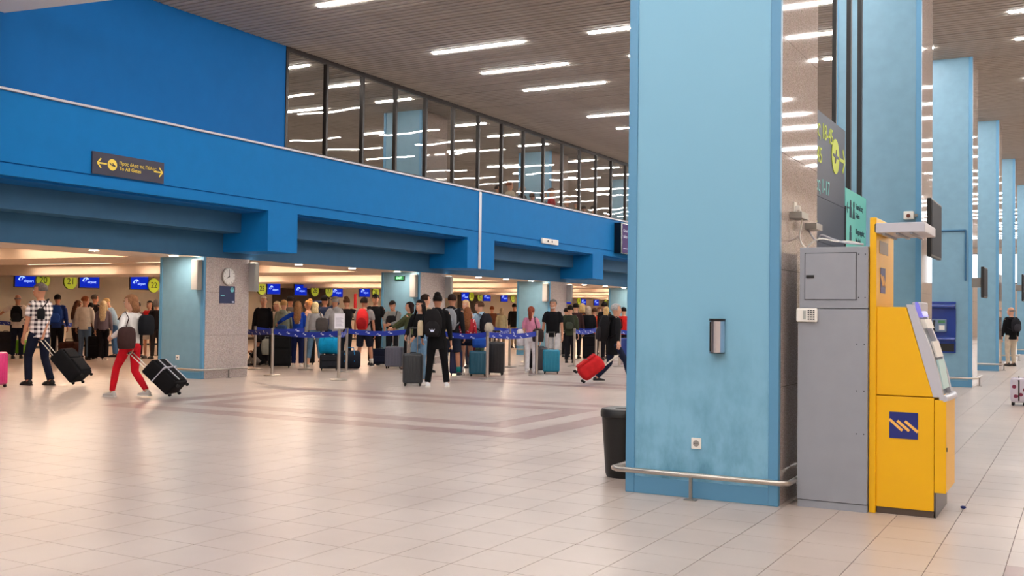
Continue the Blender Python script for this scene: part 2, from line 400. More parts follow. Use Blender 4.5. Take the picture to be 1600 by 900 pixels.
# ================================================================= PILLARS
def rail_path(bm, x0, x1, y0, y1, z, r=.022, o=.12):
    tube(bm, [(x1 + o, y1 - .1, z), (x1 + o, y0 - o + .05, z), (x1 + o - .05, y0 - o, z), (x0 - o + .05, y0 - o, z), (x0 - o, y0 - o + .05, z), (x0 - o, y1 - .1, z)], r, 10)
def pillar(x0, x1, y0, y1, z0, z1, label, group=None, rail=True, slab=.935, panel=M_panel0, slabs=True):
    t = thing('pillar', label, 'pillar', (x0, y0, z0), 0, group)
    W, D, H = x1 - x0, y1 - y0, z1 - z0
    obj('core', box(.02, W - .02, .03, D - .02, 0, H), M_brown, t)
    obj('blue_panel', box(.075, W - .075, .0, .03, .14 if z0 < 1 else 0, H), panel, t)
    if z0 < 1: obj('plinth', box(.06, W - .06, -.004, .03, 0, .14, bev=.004), M_ptrim, t)
    for s in (0, 1):
        obj('corner_trim', box(-.006 if s == 0 else W - .075, .075 if s == 0 else W + .006, -.012, .05, 0, H, bev=.006), M_ptrim, t)
    k = 0; z = 0
    while z < H - .01:
        zz = min(z + slab, H)
        obj('granite_slab', box(W - .02, W, .06, D, z + .002, zz - .002), M_gran, t)
        if slabs and k < 3: obj('granite_slab', box(0, .02, .06, D, z + .002, zz - .002), M_gran, t)
        z = zz; k += 1
    if rail:
        bm = bmesh.new(); rail_path(bm, 0, W, 0, D, .2, o=.1)
        r_ = obj('bumper_rail', bm, M_steel, t, True)
        for (px_, py_) in ((W * .47, -.1), (W + .1, D * .5), (-.1, D * .5)):
            bm = bmesh.new(); bx(bm, px_ - .012, px_ + .012, py_ - .012, py_ + .012, 0, .2); bx(bm, px_ - .05, px_ + .05, py_ - .03, py_ + .03, 0, .008)
            obj('rail_post', bm, M_steel2, t)
    return t
CX0, CX1 = -3.38, -2.1
names_r = ['tall worn pale blue pillar nearest the camera beside the yellow cash machine', 'second tall blue pillar, behind the cash machine, with the wall screen',
           'third tall blue pillar, with the blue payphone on it', 'fourth tall blue pillar in the row, behind the payphone pillar', 'fifth tall blue pillar in the row, at the right edge']
P1 = None
for k in range(9):
    y0 = 8.19 + BAY * k
    t = pillar(CX0, CX1, y0, y0 + 1.32, 0, ZC + .02, names_r[k] if k < 5 else 'distant tall blue pillar at the far end of the right-hand row', None if k < 5 else 'distant pillars of the right-hand row', panel=M_panel if k == 0 else M_panel0, slabs=(k < 2))
    if k == 0: P1 = t
names_l = ['low blue and granite pier with a clock, between the check-in bays', 'low blue and granite pier with a green exit sign behind the queue', 'low blue pier behind the man in black with the turquoise case', 'low blue pier behind the walking grey-haired man']
for k in range(8):
    y0 = 16.17 + BAY * k
    pillar(-17.7, -16.395, y0, y0 + 1.36, 0, 2.61, names_l[k] if k < 4 else 'distant low blue pier between check-in bays', None if k < 4 else 'distant piers of the check-in hall', slab=[.97, .62, .99][0] if k else .93)
    if k < 1: continue
    pillar(-17.7, -16.395, y0, y0 + 1.36, 3.75, ZC + .02, ['', 'blue pillar behind the gallery glass above the exit sign pier', 'blue pillar behind the gallery glass, second along', 'blue pillar behind the gallery glass, third along'][k] if k < 4 else 'distant blue pillar behind the gallery glass', None if k < 4 else 'distant pillars behind the gallery glass', rail=False)

# ================================================================= LIGHTS
rows = [-12.58, -8.8, -5.03, -1.2, 2.6]
vis_names = {(0, 0, 1): 'long tube light nearest the gallery glass, first of the trio', (0, 1, 1): 'long tube light nearest the gallery glass, middle of the trio', (0, 2, 1): 'long tube light nearest the gallery glass, last of the trio',
             (1, 0, 1): 'tube light partly behind the near pillar, higher one', (1, 1, 1): 'tube light almost hidden by the near pillar, only its tip showing', (0, 0, 2): 'farther tube light left of the near pillar, longer one', (0, 1, 2): 'farther tube light left of the near pillar, shorter one', (0, 2, 0): 'tube light cut off by the top edge of the picture'}
bm = bmesh.new(); bx(bm, 0, 2.27, -.044, .044, -.022, .022, bev=.021, seg=3); me_tube = bpy.data.meshes.new('tube'); bm.to_mesh(me_tube); bm.free(); me_tube.materials.append(M_tube)
bm = bmesh.new(); bx(bm, -.02, 2.29, -.03, .03, .02, .05, bev=.004); me_hs = bpy.data.meshes.new('housing'); bm.to_mesh(me_hs); bm.free(); me_hs.materials.append(M_slat)
def tube_light(x, y, label, group=None, L=1.0):
    t = thing('ceiling_light', label, 'light', (x, y, ZC - .008), 0, group); t.scale = (L, 1, 1)
    obj('tube', me_tube, None, t); obj('housing', me_hs, None, t)
for ci, x in enumerate(rows):
    for b in range(-3, 9):
        for j in range(3):
            y = 19.1 + 2.13 * j + BAY * (b - 1)
            if y < Y0 + 1 or y > Y1 - 3: continue
            nm = vis_names.get((ci, j, b))
            ow = ['first', 'second', 'third', 'fourth', 'fifth', 'sixth', 'seventh', 'eighth', 'ninth', 'tenth', 'eleventh', 'twelfth']
            if nm: tube_light(x, y, nm, 'tube lights of the main hall ceiling')
            else: tube_light(x, y, 'white tube light, %s row from the gallery, %s bay, %s of three' % (ow[ci], ow[b + 3], ['near one', 'middle one', 'far one'][j]), 'tube lights of the main hall ceiling')
for b in range(0, 6):
    for j in range(3):
        y = 18.75 + 2.1 * j + BAY * b
        for gx, gl, gn in ((-16.95, .5, 'nearest the glass'), (-20.5, .8, 'in the middle row'), (-26.5, .8, 'in the back row')):
            tube_light(gx, y, 'gallery tube light %s, %s bay, %s of three' % (gn, ['first', 'second', 'third', 'fourth', 'fifth', 'sixth'][b], ['near one', 'middle one', 'far one'][j]), 'tube lights behind the gallery glass', gl)
for n_, (x, y) in enumerate([(-16.8, 11.4), (-16.86, 13.73), (-16.8, 15.7), (-16.75, 19.62), (-16.76, 21.75), (-16.8, 23.85), (-16.8, 28.3), (-16.8, 30.1), (-16.8, 31.9), (-16.8, 36.3), (-16.8, 38.3), (-16.8, 40.2), (-16.8, 44.5), (-16.8, 47), (-23, 20.9), (-23, 29), (-23, 37), (-29, 20.9), (-29, 29), (-29, 37), (-29, 45), (-29, 53)]):
    t = thing('downlight', ('%s round downlight from the left along the strip under the blue fascia' if x > -18 else 'round downlight deep in the check-in hall, %s in order') % ['first', 'second', 'third', 'fourth', 'fifth', 'sixth', 'seventh', 'eighth', 'ninth', 'tenth', 'eleventh', 'twelfth', 'thirteenth', 'fourteenth', 'fifteenth', 'sixteenth'][n_ if x > -18 else n_ - 14], 'light', (x, y, 2.61 if x > -18 else 3.05), 0, 'round downlights of the check-in ceiling')
    bm = bmesh.new(); disc(bm, (0, 0, -.006), .085, .008, n=20); obj('lens', bm, M_down, t)
    bm = bmesh.new(); disc(bm, (0, 0, -.003), .11, .008, n=20); obj('trim_ring', bm, M_white, t)
# wall washers on the piers
for k in range(4):
    y0 = 16.17 + BAY * k
    for (x, y, nm) in ((-16.52, y0 - .09, 'left'), (-16.31, y0 + 1.42, 'right')):
        t = thing('wall_light', 'white upright box light on the %s corner of the %s check-in pier' % (nm, ['clock', 'exit sign', 'third', 'fourth'][k]), 'light', (x, y, 1.9))
        obj('housing', box(-.09, .09, -.07, .07, 0, .64, bev=.008), mat('washer_grey', (176, 172, 168), .5), t)
        obj('side_cover', box(.09, .1, -.06, .06, .01, .63), M_steel2, t)
        obj('lamp', box(-.06, .06, -.045, .045, .64, .648), mat('washer_lamp', (255, 240, 220), .5, emit=6), t)
        obj('bracket', box(-.04, .04, .07, .085, .3, .36), M_steel2, t)

# ================================================================= SIGNS AND FIXTURES ON THE WALLS
def arrow(bm, M, s, flip=1, th=.09):
    def bar(p, q, w=th):
        p, q = Vector(p), Vector(q); d = (q - p).normalized(); n = Vector((-d.y, d.x)) * w / 2
        prism(bm, [((p + n) * s)[:], ((q + n) * s)[:], ((q - n) * s)[:], ((p - n) * s)[:]], .004, M)
    bar((-.5 * flip, 0), (.42 * flip, 0)); bar((.5 * flip, 0), (.12 * flip, .42)); bar((.5 * flip, 0), (.12 * flip, -.42))
t = thing('direction_sign', 'dark sign with yellow arrows pointing to all gates on the blue fascia', 'sign', (XF, 12.21, 3.83))
obj('board', box(0, .03, 0, 1.6, 0, .39), M_sign, t)
bm = bmesh.new(); arrow(bm, FX(.032, .2, .2), .2, -1, .14); arrow(bm, FX(.032, 1.46, .2), .2, 1, .14); obj('arrow', bm, M_signy, t)
bm = bmesh.new(); disc(bm, (.032, .42, .2), .1, .006, 'x', 28); obj('emblem_disc', bm, M_signy, t)
bm = bmesh.new(); prism(bm, [(-.07, .035), (-.055, .03), (-.02, .0), (.01, .012), (-.01, .03), (.01, .03), (.035, .005), (.065, -.012), (.06, -.03), (.03, -.028), (0, -.02), (-.03, -.012), (-.06, .015)], .004, FX(.036, .42, .2)); obj('plane_symbol', bm, M_sign, t)
text('lettering', 'Προς όλες τις Πύλες', .085, M_signy, t, FX(.032, .57, .245))
text('lettering', 'To All Gates', .095, M_signy, t, FX(.032, .57, .155))

t = thing('emergency_light', 'small white emergency lamp mounted on the blue fascia', 'light', (XF, 29.3, 3.72))
obj('body', box(0, .07, 0, 1.15, 0, .17, bev=.015), M_white, t)
for yy in (.38, .68):
    bm = bmesh.new(); disc(bm, (.075, yy, .09), .035, .01, 'x', 14); obj('lens', bm, M_black, t)
t = thing('display_screen', 'purple advertising display at the end of the blue fascia beside the near pillar', 'screen', (XF, 35.2, 3.72))
obj('casing', box(0, .28, 0, 1.9, 0, 1.14), M_blackg, t)
obj('screen', box(.28, .285, .12, 1.8, .04, 1.1), mat('screen_purple', (78, 62, 104), .7, spec=.1, emit=.12), t)
text('lettering', 'Great taste', .17, M_print, t, FX(.287, .2, .86)); text('lettering', 'takes off', .17, M_print, t, FX(.287, .2, .64))
obj('underline', box(.285, .288, .2, .62, .18, .2), M_print, t)

# clock, poster on the first pier
t = thing('wall_clock', 'round white wall clock showing eight on the granite pier', 'clock', (-16.395, 16.87, 2.21))
bm = bmesh.new(); disc(bm, (.02, 0, 0), .19, .04, 'x', 40); obj('case', bm, M_steel, t)
bm = bmesh.new(); disc(bm, (.042, 0, 0), .17, .006, 'x', 40); obj('dial', bm, M_white, t)
bm = bmesh.new()
for h in range(12):
    a = h * PI / 6; M = FX(.045, 0, 0) @ Matrix.Rotation(-a, 4, 'Z'); prism(bm, [(-.005, .135), (.005, .135), (.005, .16), (-.005, .16)], .002, M)
obj('hour_marks', bm, M_black, t)
bm = bmesh.new(); prism(bm, [(-.009, -.02), (.009, -.02), (.006, .09), (-.006, .09)], .002, FX(.046, 0, 0) @ Matrix.Rotation(-8 * PI / 6, 4, 'Z')); obj('hour_hand', bm, M_black, t)
bm = bmesh.new(); prism(bm, [(-.007, -.02), (.007, -.02), (.005, .14), (-.005, .14)], .002, FX(.048, 0, 0)); obj('minute_hand', bm, M_black, t)
t = thing('poster', 'small dark navy poster with a turquoise badge under the clock', 'poster', (-16.395, 16.63, 1.62))
obj('sheet', box(0, .01, 0, .46, 0, .38), mat('poster_navy', (30, 42, 84), .5), t)
bm = bmesh.new(); disc(bm, (.013, .37, .3), .055, .004, 'x', 24); obj('badge', bm, mat('poster_teal', (110, 190, 200), .5), t)
bm = bmesh.new(); prism(bm, [(-.03, 0), (.03, 0), (.03, .02), (-.02, .03)], .002, FX(.016, .37, .31)); obj('badge_symbol', bm, M_sign, t)
obj('corner_label', box(.01, .013, .37, .44, .02, .05), M_print, t); obj('text_line', box(.01, .013, .03, .14, .16, .18), mat('poster_teal', (110, 190, 200), .5), t)
for (x, y, z, nm) in ((-17.12, 16.17, .44, 'small white socket on the blue face of the clock pier'),):
    t = thing('wall_socket', nm, 'socket', (x, y - .004, z)); obj('plate', box(-.05, .05, -.012, 0, -.05, .05, bev=.004), M_white, t); obj('hole', box(-.015, .015, -.014, -.012, -.015, .015), M_black, t)
t = thing('exit_sign', 'small green emergency exit sign high on the blue pier behind the queue', 'sign', (-17.2, 24.34, 2.38))
obj('casing', box(0, .32, -.05, 0, 0, .12), M_black, t)
obj('panel', box(.01, .31, -.055, -.05, .01, .11), mat('exit_green', (20, 90, 50), .4, emit=.4), t)
text('lettering', 'EXIT', .09, mat('exit_letters', (160, 255, 180), .4, emit=1.2), t, FY(.16, -.057, .06), 'CENTER')
t = thing('exit_sign', 'green glowing exit sign hanging behind the gallery glass', 'sign', (-16.6, 33.4, 6.05))
obj('casing', box(0, .05, -.3, .3, 0, .22), M_black, t)
obj('panel', box(.05, .055, -.28, .28, .01, .21), mat('exit_green2', (20, 120, 50), .4, emit=1), t)
text('lettering', 'EXIT', .18, mat('exit_letters2', (190, 255, 200), .4, emit=2.5), t, FX(.058, 0, .11), 'CENTER')
bm = bmesh.new(); tube(bm, [(.02, 0, .22), (.02, 0, 1.15)], .008, 6); obj('rod', bm, M_black, t)

# near pillar fittings
t = thing('soap_dispenser', 'chrome rounded dispenser with black lid on the near blue pillar', 'dispenser', (-2.59, 8.178, 1.2))
bm = bmesh.new()
def halfround(bm, w_, d_, z0, z1, n=12, y=0):
    pts = [(-w_, 0)] + [(-w_ * math.cos(PI * k / n), -d_ * math.sin(PI * k / n) ** .8) for k in range(1, n)] + [(w_, 0)]
    a = [bm.verts.new((p[0], p[1] + y, z0)) for p in pts]; b = [bm.verts.new((p[0], p[1] + y, z1)) for p in pts]
    bm.faces.new(a); bm.faces.new(b[::-1])
    for k in range(len(pts)): q = (k + 1) % len(pts); bm.faces.new((a[k], b[k], b[q], a[q]))
halfround(bm, .058, .1, 0, .25); o = obj('body', bm, mat('chrome', (214, 216, 232), .12, metal=.9), t); smooth_angle(o)
bm = bmesh.new(); halfround(bm, .062, .106, .25, .272); smooth_angle(obj('lid', bm, M_black, t))
bm = bmesh.new(); halfround(bm, .06, .103, -.008, 0); smooth_angle(obj('base', bm, M_black, t))
obj('window_strip', box(-.042, -.034, -.088, -.066, .005, .245), M_blackg, t)
t = thing('wall_socket', 'white square power socket low on the near blue pillar', 'socket', (-2.765, 8.186, .45))
obj('plate', box(-.042, .042, -.01, 0, -.045, .045, bev=.004), M_white, t)
bm = bmesh.new(); disc(bm, (0, -.011, 0), .026, .004, 'y', 24); obj('recess', bm, mat('socket_shade', (150, 146, 142), .5), t)
for s in (-1, 1):
    bm = bmesh.new(); disc(bm, (s * .01, -.0135, 0), .004, .003, 'y', 10); obj('hole', bm, M_black, t)
t = thing('litter_bin', 'tall black plastic litter bin with holed lid beside the near pillar', 'bin', (-3.72, 8.93, 0))
bm = bmesh.new(); tube(bm, [(0, 0, 0), (0, 0, .03), (0, 0, .56)], [.15, .162, .2], 32); smooth_angle(obj('body', bm, M_black, t))
bm = bmesh.new()
prof = [(.205, .55), (.212, .555), (.212, .6), (.2, .625), (.17, .632), (.08, .625), (.075, .60)]
rs = [ring(bm, Vector((0, 0, z)), Vector((r, 0, 0)), Vector((0, r, 0)), 32) for r, z in prof]; skin_rings(bm, rs, True)
smooth_angle(obj('lid', bm, mat('bin_lid', (26, 25, 26), .4), t))
bm = bmesh.new(); disc(bm, (0, 0, .622), .076, .006, n=24); obj('opening', bm, M_dark, t)

# brackets, socket, cables on the granite side of the near pillar
t = thing('wall_socket', 'white double socket with a plugged lead on the granite side', 'socket', (-2.1, 8.68, 2.40))
obj('plate', box(0, .012, -.05, .05, -.05, .05, bev=.004), M_white, t); obj('plug', box(.012, .045, -.018, .018, -.02, .02, bev=.005), M_white, t)
for n_, (y, z) in enumerate(((8.62, 2.325), (9.15, 2.275))):
    tag(obj('metal_bracket', box(-2.1, -2.0, y - .13 + .02, y + .13, z - .025, z + .03, bev=.003), M_steel2), ['upper grey steel bracket on the granite side of the near pillar', 'lower grey steel bracket on the granite side of the near pillar'][n_], 'bracket')
def cable(label, pts, r, m):
    cu = bpy.data.curves.new('c', 'CURVE'); cu.dimensions = '3D'; cu.bevel_depth = r; cu.bevel_resolution = 2; sp_ = cu.splines.new('NURBS'); sp_.points.add(len(pts) - 1)
    for p, q in zip(sp_.points, pts): p.co = (*q, 1)
    sp_.use_endpoint_u = True; sp_.order_u = 4; cu.resolution_u = 5
    o = bpy.data.objects.new('c', cu); COL.objects.link(o); me = bpy.data.meshes.new_from_object(o); bpy.data.objects.remove(o); me.materials.clear()
    return tag(obj('cable', me, m, smooth=True), label, 'cable')
cable('white cable dropping from the socket behind the grey cabinet', [(-2.06, 8.68, 2.40), (-2.02, 8.66, 2.3), (-2.07, 8.7, 2.2), (-2.05, 8.66, 2.1), (-1.98, 8.62, 2.05)], .007, M_white)
cable('grey cable looping over the top of the grey cabinet', [(-2.08, 9.1, 2.25), (-1.99, 9.0, 2.1), (-1.93, 8.8, 2.2), (-1.8, 8.5, 2.14), (-1.66, 8.45, 2.08), (-1.5, 8.42, 2.07)], .008, M_lgrey)
cable('thin white cable lying in a curl on the grey cabinet top', [(-1.95, 8.5, 2.06), (-1.85, 8.42, 2.16), (-1.72, 8.45, 2.06), (-1.62, 8.5, 2.12), (-1.52, 8.52, 2.07)], .006, M_white)

# ================================================================= GREY CABINET AND CASH MACHINE
t = thing('equipment_cabinet', 'tall grey metal cabinet standing between pillar and cash machine', 'cabinet', (-1.975, 8.3, 0))
W_ = .53
obj('body', box(0, W_, 0, 1.05, .06, 1.56, bev=.004), M_cab, t)
obj('plinth', box(.004, W_, .006, 1.04, 0, .055), M_cab, t)
obj('upper_body', box(.01, W_, .003, 1.05, 1.565, 2.045, bev=.004), M_cab, t)
d_ = obj('door', box(.055, .44, -.006, .004, 1.635, 1.995, bev=.002), M_cab, t)
obj('latch', box(.062, .125, -.011, -.006, 1.8, 1.826, bev=.003), M_black, d_)
obj('door_gap', boxes([(.049, .055, -.001, .004, 1.63, 2.0), (.44, .446, -.001, .004, 1.63, 2.0), (.049, .446, -.001, .004, 1.629, 1.635), (.049, .446, -.001, .004, 1.995, 2.001)]), M_cabd, t)
for (x, z) in ((.462, 1.65), (.51, 1.65), (.462, 1.985), (.51, 1.985), (.45, 1.29), (.505, 1.29), (.45, .93), (.505, .93), (.45, .6), (.505, .6)):
    bm = bmesh.new(); disc(bm, (x, -.001, z), .005, .004, 'y', 8); obj('screw', bm, M_cabd, t)
t = thing('keypad', 'white alarm keypad fixed to the front of the grey cabinet', 'keypad', (-1.985, 8.3, 1.455))
obj('body', box(0, .165, -.03, 0, 0, .11, bev=.012), M_white, t)
obj('display', box(.055, .077, -.032, -.029, .02, .09), mat('lcd', (170, 172, 168), .3), t)
for r_ in range(5):
    for c_ in range(3):
        obj('key', box(.092 + c_ * .02, .104 + c_ * .02, -.034, -.03, .018 + r_ * .017, .028 + r_ * .017), M_cabd, t)
# yellow machine
t = thing('cash_machine', 'yellow cash machine with grey canopy and navy bank emblem on its side', 'cash machine', (-1.44, 8.36, 0))
obj('back_panel', box(0, .05, -.02, .82, 0, 2.27, bev=.006), M_yellow, t)
bm = bmesh.new()
def yz(bm, pts, x0, x1):  # polygon in xz extruded along y
    a = [bm.verts.new((p[0], x0, p[1])) for p in pts]; b = [bm.verts.new((p[0], x1, p[1])) for p in pts]
    bm.faces.new(a); bm.faces.new(b[::-1])
    for k in range(len(pts)): q = (k + 1) % len(pts); bm.faces.new((a[k], b[k], b[q], a[q]))
yz(bm, [(.05, .905), (.46, .905), (.265, 1.58), (.05, 1.58)], .0, .74); bmesh.ops.bevel(bm, geom=bm.edges[:], offset=.004, segments=1, affect='EDGES')
obj('upper_body', bm, M_yellow, t)
obj('lower_body', box(.05, .465, 0, .74, .05, .898, bev=.004), M_yellow, t)
obj('plinth', box(.055, .475, .01, .73, 0, .05), M_brown, t)
obj('kick_plate', box(.465, .48, .01, .73, 0, .2), mat('kick_grey', (90, 86, 90), .4), t)
dr = obj('front_door', box(.468, .55, .0, .6, .19, .885, bev=.004), M_yellow, t)
obj('lock', box(.551, .556, .02, .035, .5, .53), M_black, dr)
bm = bmesh.new(); yz(bm, [(.46, .905), (.53, .905), (.5, 1.06), (.44, 1.27), (.36, 1.47), (.315, 1.6), (.265, 1.6)], .0, .07)
obj('side_bezel', bm, M_lgrey, t)
bm = bmesh.new(); yz(bm, [(.46, .905), (.53, .905), (.5, 1.06), (.44, 1.27), (.36, 1.47), (.315, 1.6), (.265, 1.6)], .55, .62); obj('side_bezel', bm, M_lgrey, t)
bm = bmesh.new(); yz(bm, [(.44, .905), (.495, .905), (.465, 1.06), (.41, 1.25), (.335, 1.44), (.29, 1.59), (.25, 1.59)], .07, .55); obj('console', bm, M_mgrey, t)
bm = bmesh.new(); tube(bm, [(.53, .0, .895), (.545, .2, .895), (.555, .42, .895), (.535, .62, .895)], .03, 12, flat=.8); smooth_angle(obj('front_lip', bm, M_lgrey, t))
obj('screen_surround', box(.29, .36, .12, .5, 1.52, 1.62, bev=.01), M_lgrey, t)
bm = bmesh.new(); yz(bm, [(.33, 1.5), (.375, 1.51), (.335, 1.62), (.315, 1.62)], .1, .42); obj('screen', bm, mat('atm_screen', (110, 106, 190), .25, emit=.5), t)
bm = bmesh.new(); yz(bm, [(.36, 1.42), (.41, 1.42), (.385, 1.49), (.34, 1.49)], .09, .48); obj('keyboard_shelf', bm, M_white, t)
bm = bmesh.new(); yz(bm, [(.46, 1.2), (.475, 1.2), (.44, 1.32), (.425, 1.32)], .12, .5); obj('card_slot', bm, M_white, t)
bm = bmesh.new(); yz(bm, [(.505, .96), (.52, .96), (.48, 1.18), (.465, 1.18)], .12, .5); obj('cash_slot', bm, mat('pale_teal', (190, 224, 226), .4), t)
cn = obj('canopy', box(.03, .4, -.02, .62, 2.15, 2.225, bev=.006), M_lgrey, t)
for k in range(3): obj('canopy_slat', box(.09 + .1 * k, .11 + .1 * k, 0, .6, 2.135, 2.15), M_mgrey, cn)
# navy emblems
def emblem(name, M, w_, h_):
    bm = bmesh.new(); prism(bm, [(-w_ / 2, -h_ / 2), (w_ / 2, -h_ / 2), (w_ / 2, h_ / 2), (-w_ / 2, h_ / 2)], .003, M)
    e = obj(name, bm, M_navy, t)
    bm = bmesh.new(); N = M @ Matrix.Translation((0, 0, .003))
    def bar(p, q, th=.1):
        p, q = Vector(p), Vector(q); d = (q - p).normalized(); n = Vector((-d.y, d.x)) * th / 2
        pts = [p + n, q + n, q - n, p - n]; prism(bm, [(v.x * w_, v.y * h_) for v in pts], .002, N)
    bar((-.5, .22), (-.04, -.2)); bar((-.22, .17), (.2, -.2)); bar((.05, .17), (.5, -.22))
    obj('emblem_stripe', bm, M_gold, e)
emblem('emblem', FY(.25, -.001, .68), .205, .2)
bm = bmesh.new(); pass_ = Matrix.Translation((.051, .28, 1.81))
emblem('emblem', FX(.051, .27, 1.79), .22, .2)
obj('notice', box(.05, .053, .12, .52, 2.0, 2.1), mat('notice_grey', (140, 120, 96), .4), t)

# ================================================================= DIRECTORY SIGNS BETWEEN THE FIRST TWO PILLARS
t = thing('direction_board', 'tall slate board listing gates with a lime arrow behind the near pillar', 'sign', (-2.75, 11.2, 1.85))
L_ = 2.74
obj('board', box(-.03, .03, 0, L_, 1.07, 2.08), M_signd, t)
obj('board', box(-.03, .03, 0, L_, .535, 1.065), mat('sign_slate2', (48, 62, 84), .5), t)
obj('board', box(-.03, .03, 0, L_, 0, .53), mat('sign_slate2', (48, 62, 84), .5), t)
obj('edge_frame', box(-.04, .04, L_, L_ + .04, 0, 1.1), M_black, t)
bm = bmesh.new(); disc(bm, (.034, 2.12, 1.66), .22, .006, 'x', 32); obj('emblem_disc', bm, M_signg, t)
bm = bmesh.new(); prism(bm, [(-.16, .02), (-.02, .02), (.02, .09), (.05, .09), (.04, .02), (.16, .01), (.16, -.02), (.04, -.02), (-.02, -.09), (-.05, -.09), (-.03, -.02), (-.16, -.01)], .004, FX(.038, 2.12, 1.66)); obj('plane_symbol', bm, M_signd, t)
bm = bmesh.new(); arrow(bm, FX(.032, 2.53, 1.66), .34, 1, .13); obj('arrow', bm, M_signg, t)
text('lettering', 'Πύλες 18-45', .27, M_signg, t, FX(.032, .45, 1.86)); text('lettering', 'Gates 18-45', .27, M_signg, t, FX(.032, .02, 1.55))
text('lettering', 'Πύλες 1-17', .24, mat('sign_aqua', (130, 200, 200), .5), t, FX(.032, .55, 1.2)); text('lettering', 'Gates 1-7', .2, mat('sign_aqua', (130, 200, 200), .5), t, FX(.032, .18, .96))
text('lettering', 'Αναχωρήσεις', .17, M_signg, t, FX(.032, .02, .74)); text('lettering', 'General', .2, M_signg, t, FX(.032, .4, .42)); text('lettering', 'Έξοδος', .2, M_signg, t, FX(.032, .6, .2))
for y in (.3, 2.2): 
    bm = bmesh.new(); bx(bm, -.025, .025, y - .03, y + .03, 2.08, ZC - 1.85); obj('hanger', bm, M_black, t)
t = thing('direction_board', 'pale teal board of service symbols hanging before the second pillar', 'sign', (-2.75, 13.98, 1.75))
obj('board', box(-.025, .025, .04, 1.5, 0, 1.45), M_signt, t)
for k, z in enumerate((1.2, .86, .53, .2)):
    bm = bmesh.new(); disc(bm, (.028, .36, z + .07), .05, .004, 'x', 14); prism(bm, [(-.07, -.12), (.07, -.12), (.06, .03), (-.06, .03)], .004, FX(.026, .36, z))
    obj('person_symbol', bm, M_signtt, t)
    if k == 0:
        bm = bmesh.new(); disc(bm, (.028, .58, z + .07), .05, .004, 'x', 14); prism(bm, [(-.08, -.12), (.08, -.12), (.03, .03), (-.03, .03)], .004, FX(.026, .58, z)); obj('person_symbol', bm, M_signtt, t)
    if k in (0, 2): bm = bmesh.new(); arrow(bm, FX(.028, .18, z), .16, -1, .12); obj('arrow', bm, M_signtt, t)
    text('lettering', ['Τουαλέτες', 'Πληροφορίες', 'Ασανσέρ', 'Έλεγχος'][k], .1, M_signtt, t, FX(.026, .72, z + .06)); text('lettering', ['Toilets', 'Info desk', 'Elevator', 'Passport'][k], .1, M_signtt, t, FX(.026, .72, z - .06))
for y in (.35, 1.12):
    bm = bmesh.new(); bx(bm, -.03, .03, y - .04, y + .04, 1.45, ZC - 1.75); obj('hanger', bm, M_black, t)

# screens on pillars
def tv(x, y, z, L, H, label, depth=.06):
    t = thing('wall_screen', label, 'screen', (x, y, z))
    obj('casing', box(-depth, 0, 0, L, 0, H, bev=.01), M_black, t)
    obj('glass', box(0, .004, .03, L - .03, .03, H - .03), mat('tv_glass', (40, 45, 56), .6, spec=.1), t)
    obj('bracket', box(x * 0 - .26, -depth, L / 2 - .06, L / 2 + .06, H / 2 - .1, H / 2 + .1), M_steel2, t)
tv(-1.8, 16.25, 2.72, 1.15, .8, 'large flat black screen edge-on beside the second blue pillar')
C.objects['wall_screen'].location = (-1.8, 15.1, 2.34)
tv(-1.72, 22.7, 1.92, .9, .62, 'black screen on the granite side of the payphone pillar')
tv(-1.72, 38.6, 2.1, .9, .9, 'distant dark screen on a far pillar at the right edge')
for (x, y, z, nm) in ((-2.26, 16.37, 3.02, 'small white camera box on the second blue pillar'),):
    t = thing('security_camera', nm, 'camera', (x, y, z)); obj('body', box(-.07, .07, -.1, 0, -.06, .06, bev=.012), M_white, t); bm = bmesh.new(); disc(bm, (.0, -.105, -.01), .03, .01, 'y', 16); obj('lens', bm, mat('lens_brown', (120, 70, 60), .2), t); obj('mount', box(.07, .12, -.05, 0, -.02, .02), M_steel2, t)
t = thing('cable_conduit', 'white junction box with grey conduit running on the payphone pillar', 'conduit', (-2.75, 24.57, 3.42))
obj('junction_box', box(-.12, .0, -.07, 0, -.06, .06, bev=.008), M_white, t)
bm = bmesh.new(); tube(bm, [(0, -.03, 0), (.52, -.03, 0)], .02, 8); tube(bm, [(.52, -.03, .01), (.52, -.03, -1.1)], .02, 8); obj('pipe', bm, M_teal, t)
# payphone
t = thing('payphone', 'blue wall payphone unit with keypad and curved hood', 'telephone', (-2.92, 24.56, .74))
M_pb = mat('phone_blue', (34, 62, 142), .2, coat=.4)
obj('backboard', box(0, .5, -.05, 0, 0, 1.12, bev=.008), M_pb, t)
bm = bmesh.new(); tube(bm, [(.0, -.1, 1.02), (.5, -.1, 1.02)], .1, 16, flat=.5); smooth_angle(obj('hood', bm, M_pb, t))
bm = bmesh.new(); tube(bm, [(.0, -.1, .3), (.5, -.1, .3)], .09, 16, flat=.5); smooth_angle(obj('shelf', bm, M_pb, t))
obj('lower_recess', box(.03, .47, -.055, -.05, .03, .2), M_black, t)
ph = obj('phone_body', box(.02, .32, -.12, -.05, .45, .74, bev=.02), mat('phone_grey', (110, 130, 158), .4), t)
obj('display', box(.15, .29, -.125, -.12, .65, .71), mat('lcd_green', (70, 130, 90), .3), ph); obj('keypad', box(.17, .28, -.125, -.12, .5, .6), M_white, ph)
bm = bmesh.new(); tube(bm, [(.07, -.15, .48), (.07, -.17, .52), (.07, -.17, .66), (.07, -.15, .7)], [.028, .018, .018, .028], 10); smooth_angle(obj('handset', bm, M_black, t))
